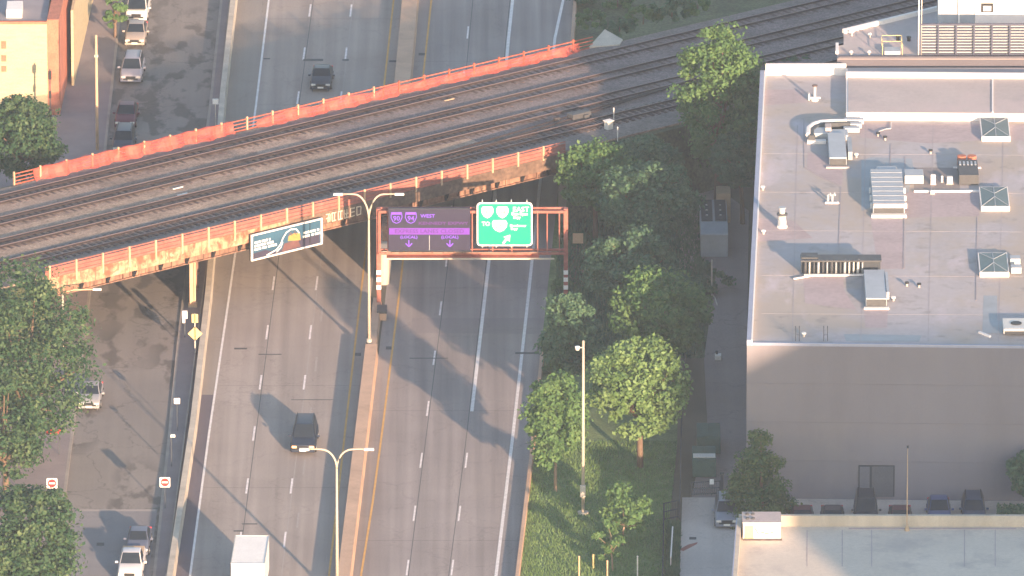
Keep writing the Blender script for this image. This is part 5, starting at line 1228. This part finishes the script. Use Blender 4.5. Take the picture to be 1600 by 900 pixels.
def tree(name, label, u, vbase, cu, cv, rxpx, rzpx, lm, seed, group=None, n_cl=None, n_leaf=130, size=.34, shape='round', bark='bark', z0=0., trunks=1, ry=None, dep=0.):
    """trunk base at pixel (u, vbase); crown centred at pixel (cu, cv) with pixel radii"""
    p = P(u, vbase, z0); t = thing(name, label, 'tree', p, 0, group); s_ = 19.6 * (1 + (vbase - 450) / 6900)
    rx = rxpx / s_; ry = (ry or rx); zr = max(.8, math.sqrt(max(.4, (rzpx / s_) ** 2 - (ry * .317) ** 2)) / .948)
    zc = (vbase - cv) / (s_ * .948) - dep; zc = max(zc, zr * .75 + .2); cx = (cu - u) / s_
    vol = rx * ry * zr
    n_cl = n_cl or int(min(120, max(20, 19 * (rx * ry + rx * zr) ** .62)))
    vs, fs, cl = crown_mesh((cx, 0, zc), (rx, ry, zr), n_cl, n_leaf, size, seed, shape)
    b = MB(); b.v = vs; b.f = fs; b.mi = [0] * len(fs); b.build('crown', lm, t)
    r = random.Random(seed + 99)
    tr = MB(); base_r = (.07 + .018 * (zc + zr)) * (.55 if bark == 'bark_pale' else 1)
    for k in range(trunks):
        dx = (k - (trunks - 1) / 2) * .5; top = (cx * .8 + dx * 1.6, 0, zc + (zr * .8 if shape == 'cone' else zr * .2))
        tr.tube([(dx, 0, -.05), (dx + cx * .1, 0, zc * .4), (dx + cx * .5, .1, max(zc - zr * .4, zc * .6)), top], [base_r, base_r * .8, base_r * .62, base_r * .2], 8)
    if shape != 'cone':
        for a, rr_ in cl[:14]:
            c = Vector((cx + a.x * rx, a.y * ry, zc + a.z * zr)); st = Vector((cx * .45, .05, max(zc - zr * .6, zc * .5)))
            tr.tube([st, st.lerp(c, .5) + Vector((r.uniform(-.2, .2), 0, r.uniform(0, .3))), c], [base_r * .45, base_r * .28, base_r * .1], 5)
    tr.build('trunk', M[bark], t, smooth=True)
    return t
GR = 'trees between the highway and the warehouse'; GLF = 'trees along the left side of the street'
tree('broadleaf_tree', 'young tree with a bare forked trunk on the lawn nearest the highway', 868, 768, 866, 655, 47, 84, L_mid, 1, GR, bark='bark_pale')
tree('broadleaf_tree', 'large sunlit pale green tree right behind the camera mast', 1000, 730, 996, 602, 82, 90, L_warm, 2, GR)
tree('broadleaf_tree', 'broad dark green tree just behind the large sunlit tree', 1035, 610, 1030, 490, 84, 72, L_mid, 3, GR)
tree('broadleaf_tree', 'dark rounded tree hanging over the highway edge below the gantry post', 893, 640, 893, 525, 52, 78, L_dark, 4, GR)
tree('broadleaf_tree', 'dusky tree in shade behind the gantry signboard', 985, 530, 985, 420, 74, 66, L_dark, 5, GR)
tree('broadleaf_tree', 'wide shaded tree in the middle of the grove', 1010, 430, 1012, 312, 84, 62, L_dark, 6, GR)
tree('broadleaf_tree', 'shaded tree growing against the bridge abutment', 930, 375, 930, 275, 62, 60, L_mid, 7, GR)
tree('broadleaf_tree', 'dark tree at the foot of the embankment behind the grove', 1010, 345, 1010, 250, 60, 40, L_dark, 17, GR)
tree('broadleaf_tree', 'tallest tree, with a sunlit top, overlapping the railway by the warehouse', 1122, 330, 1122, 150, 72, 124, L_mid, 8, GR, n_cl=130, n_leaf=130)
tree('broadleaf_tree', 'small dusky tree under the railway at the alley head', 1160, 350, 1150, 250, 40, 50, L_dark, 9, GR)
tree('sapling_tree', 'leaning twin-trunk sapling in the lower part of the lawn', 973, 852, 980, 795, 44, 56, L_mid, 10, GR, bark='bark_pale', n_cl=40, n_leaf=70, size=.34)
tree('sapling_tree', 'small sapling at the very bottom of the lawn', 957, 892, 952, 845, 32, 34, L_mid, 11, GR, bark='bark_pale', n_cl=16, n_leaf=60, size=.34)
tree('conifer_tree', 'pointed conifer in front of the grey warehouse wall', 1190, 812, 1188, 742, 56, 82, L_con, 12, shape='cone', n_cl=110, n_leaf=130, size=.27)
tree('broadleaf_tree', 'tree cut by the right edge in front of the grey wall', 1612, 800, 1612, 742, 40, 45, L_dark, 13)
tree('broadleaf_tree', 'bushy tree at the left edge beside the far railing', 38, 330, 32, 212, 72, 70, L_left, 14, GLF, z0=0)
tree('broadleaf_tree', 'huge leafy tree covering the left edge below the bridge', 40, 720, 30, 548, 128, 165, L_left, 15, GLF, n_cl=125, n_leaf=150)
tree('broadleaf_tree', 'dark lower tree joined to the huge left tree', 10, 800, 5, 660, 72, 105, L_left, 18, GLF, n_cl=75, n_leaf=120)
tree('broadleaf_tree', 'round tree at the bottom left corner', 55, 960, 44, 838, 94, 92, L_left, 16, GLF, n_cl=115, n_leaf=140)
tree('broadleaf_tree', 'small street tree beside the white van far up the left street', 180, 60, 181, 18, 21, 32, L_mid, 19, GLF, n_cl=14)
# bushes
def bush(u, v, rx, rz, label, seed, lm=L_dark, group=None, z0=0.):
    p = P(u, v, z0); t = thing('bush', label, 'bush', p, 0, group); s_ = 19.6; X, Z = rx / s_, rz / s_
    vs, fs, cl = crown_mesh((0, 0, Z * .8), (X, X * .9, Z), 14, 90, .36, seed); b = MB(); b.v = vs; b.f = fs; b.mi = [0] * len(fs); b.build('foliage', lm, t)
    MB().tube([(0, 0, 0), (0, 0, Z * .8)], [.08, .03], 6).build('stem', M['bark'], t)
GB = 'bushes on the far bank beside the railway'
for k, (u, v, rx, rz, z0, lb) in enumerate(((925, 40, 34, 16, 1, 'bush behind the concrete wing wall on the far bank'), (968, 52, 34, 15, 3, 'bush right of the concrete wing wall'), (1005, 38, 38, 17, 3, 'rounded bush mid way along the far bank'), (1050, 28, 38, 20, 3.5, 'dark bush at the top of the far bank'), (1090, 18, 32, 16, 4, 'last bush where the far bank meets the top edge'), (910, 8, 28, 18, 0, 'bush beside the highway wall at the top edge'), (965, 12, 34, 18, 0, 'bush behind the others near the top edge'))):
    bush(u, v, rx, rz, lb, 40 + k, [L_mid, L_dark][k % 2], GB, z0)
bush(1105, 455, 40, 26, 'dark bush in front of the chiller in the alley', 60); bush(1125, 235, 22, 14, 'low bush at the foot of the tallest tree', 61)
bush(860, 585, 14, 18, 'scrubby bush overhanging the highway edge', 62, L_mid); bush(880, 455, 20, 14, 'low bush at the right gantry post', 63, L_mid)

bush(1245, 105, 34, 10, 'low scrub between the tracks and the warehouse corner', 65, L_dark, None, 5.5)
# clipped hedge
p = P(1585, 818); t = thing('clipped_hedge', 'low clipped hedge at the right end of the car row', 'hedge', p)
vs, fs = [], []; r = random.Random(5)
for i in range(3200):
    c = Vector((r.uniform(-1.3, 2.4), r.uniform(-.9, .9), r.uniform(.1, 1.3)))
    nn = Vector((r.gauss(0, 1), r.gauss(0, 1), r.gauss(.4, 1))).normalized(); t1 = nn.orthogonal().normalized(); t2 = nn.cross(t1); b0 = len(vs); vs += [c - t1 * .13, c - t2 * .09, c + t1 * .13, c + t2 * .09]; fs.append((b0, b0 + 1, b0 + 2, b0 + 3))
b = MB(); b.v = vs; b.f = fs; b.mi = [0] * len(fs); b.build('foliage', L_dark, t); MB().tube([(0, 0, 0), (0, 0, .8)], .05, 6).build('stem', M['bark'], t)
# grass tufts on the lawn, as one ground-cover object
def tufts(name, quad_px, n, mat, hh, seed):
    r = random.Random(seed); c4 = [P(*q) for q in quad_px]; b = MB(); b.mi = []
    for i in range(n):
        a, c = r.random(), r.random(); p = (c4[0] * (1 - a) + c4[1] * a) * (1 - c) + (c4[3] * (1 - a) + c4[2] * a) * c
        d = Vector((r.gauss(0, 1), r.gauss(0, 1), 0)).normalized() * hh * .5; h = hh * r.uniform(.5, 1.3); b0 = len(b.v)
        b.v += [p - d * .4, p + d * .4, p + Vector((r.gauss(0, .25) * hh, r.gauss(0, .25) * hh, h))]; b.f.append((b0, b0 + 1, b0 + 2)); b.mi.append(0)
    return tag(b.build(name, mat), kind='stuff')
tufts('grass', [(808, 960), (1034, 960), (1058, 690), (832, 690)], 26000, L_warm, .22, 3)
tufts('undergrowth', [(858, 560), (1100, 560), (1100, 330), (878, 330)], 12000, L_dark, .5, 4)
tufts('undergrowth', [(1040, 960), (1058, 960), (1062, 820), (1044, 820)], 3500, L_dark, .5, 6)

# ------------------------------------------------------------ buildings south of the view (they cast the long morning shade)
def block(cx, cy, wx, wy, h, label, rz=0., nm='shade_block'):
    t = thing(nm, label, 'building', (cx, cy, 0), rz)
    MB().box((0, 0, h / 2), (wx, wy, h)).build('wall', M['tanwall'], t)
    MB().box((0, 0, h + .2), (wx + .4, wy + .4, .4)).build('roof_surface', M['roof2'], t)
    w_ = MB()
    for f in range(int(h / 3.4)):
        for k in range(int(wx / 3)):
            for s_ in (-1, 1): w_.box((-wx / 2 + 1.5 + k * 3, s_ * (wy / 2 + .02), 1.8 + f * 3.4), (1.4, .06, 1.6))
    o = w_.build('windows', M['glass'], t); o.name = 'window_band'
    return t
sxy = Vector((math.sin(SUN_AZ), math.cos(SUN_AZ), 0))
def toward_sun(p, L): q = Vector((p.x, p.y, 0)) + sxy * L; return q
# shade on the warehouse wall: left edge of the block follows the shadow edge seen at the wall corner
e = toward_sun(P(1185, 700, 0) + Vector((0, 0, 0)), 190); e = toward_sun(Vector((V(1185, 600, sw.y).x, sw.y, 0)), 190)
hb = WZ - .3 + 190 * math.tan(SUN_EL)
block(e.x + 45 + 3.5, e.y - 12, 90, 24, hb + .6, 'tall office block south of the view', nm='office_block')

hz = MB().box((0, 0, 179.5), (3300, 3300, 361)).build('haze', None)
hm = bpy.data.materials.new('haze_air'); hm.use_nodes = True; hn = hm.node_tree
for n_ in list(hn.nodes):
    if n_.type == 'BSDF_PRINCIPLED': hn.nodes.remove(n_)
pv = hn.nodes.new('ShaderNodeVolumePrincipled'); pv.inputs['Color'].default_value = (.60, .76, 1.0, 1); pv.inputs['Density'].default_value = .00009; pv.inputs['Anisotropy'].default_value = 0.0
hn.links.new(pv.outputs[0], hn.nodes['Material Output'].inputs['Volume']); hz.data.materials.clear(); hz.data.materials.append(hm); tag(hz, kind='stuff')
q_ = P(1030, 1250)
block(28.2, q_.y - 3, 5, 6, 10.5, 'unseen block added south of the lawn for shade', nm='shade_block')  # added out of view, narrowed and placed to shade the lawn
print('objects', len(bpy.data.objects))
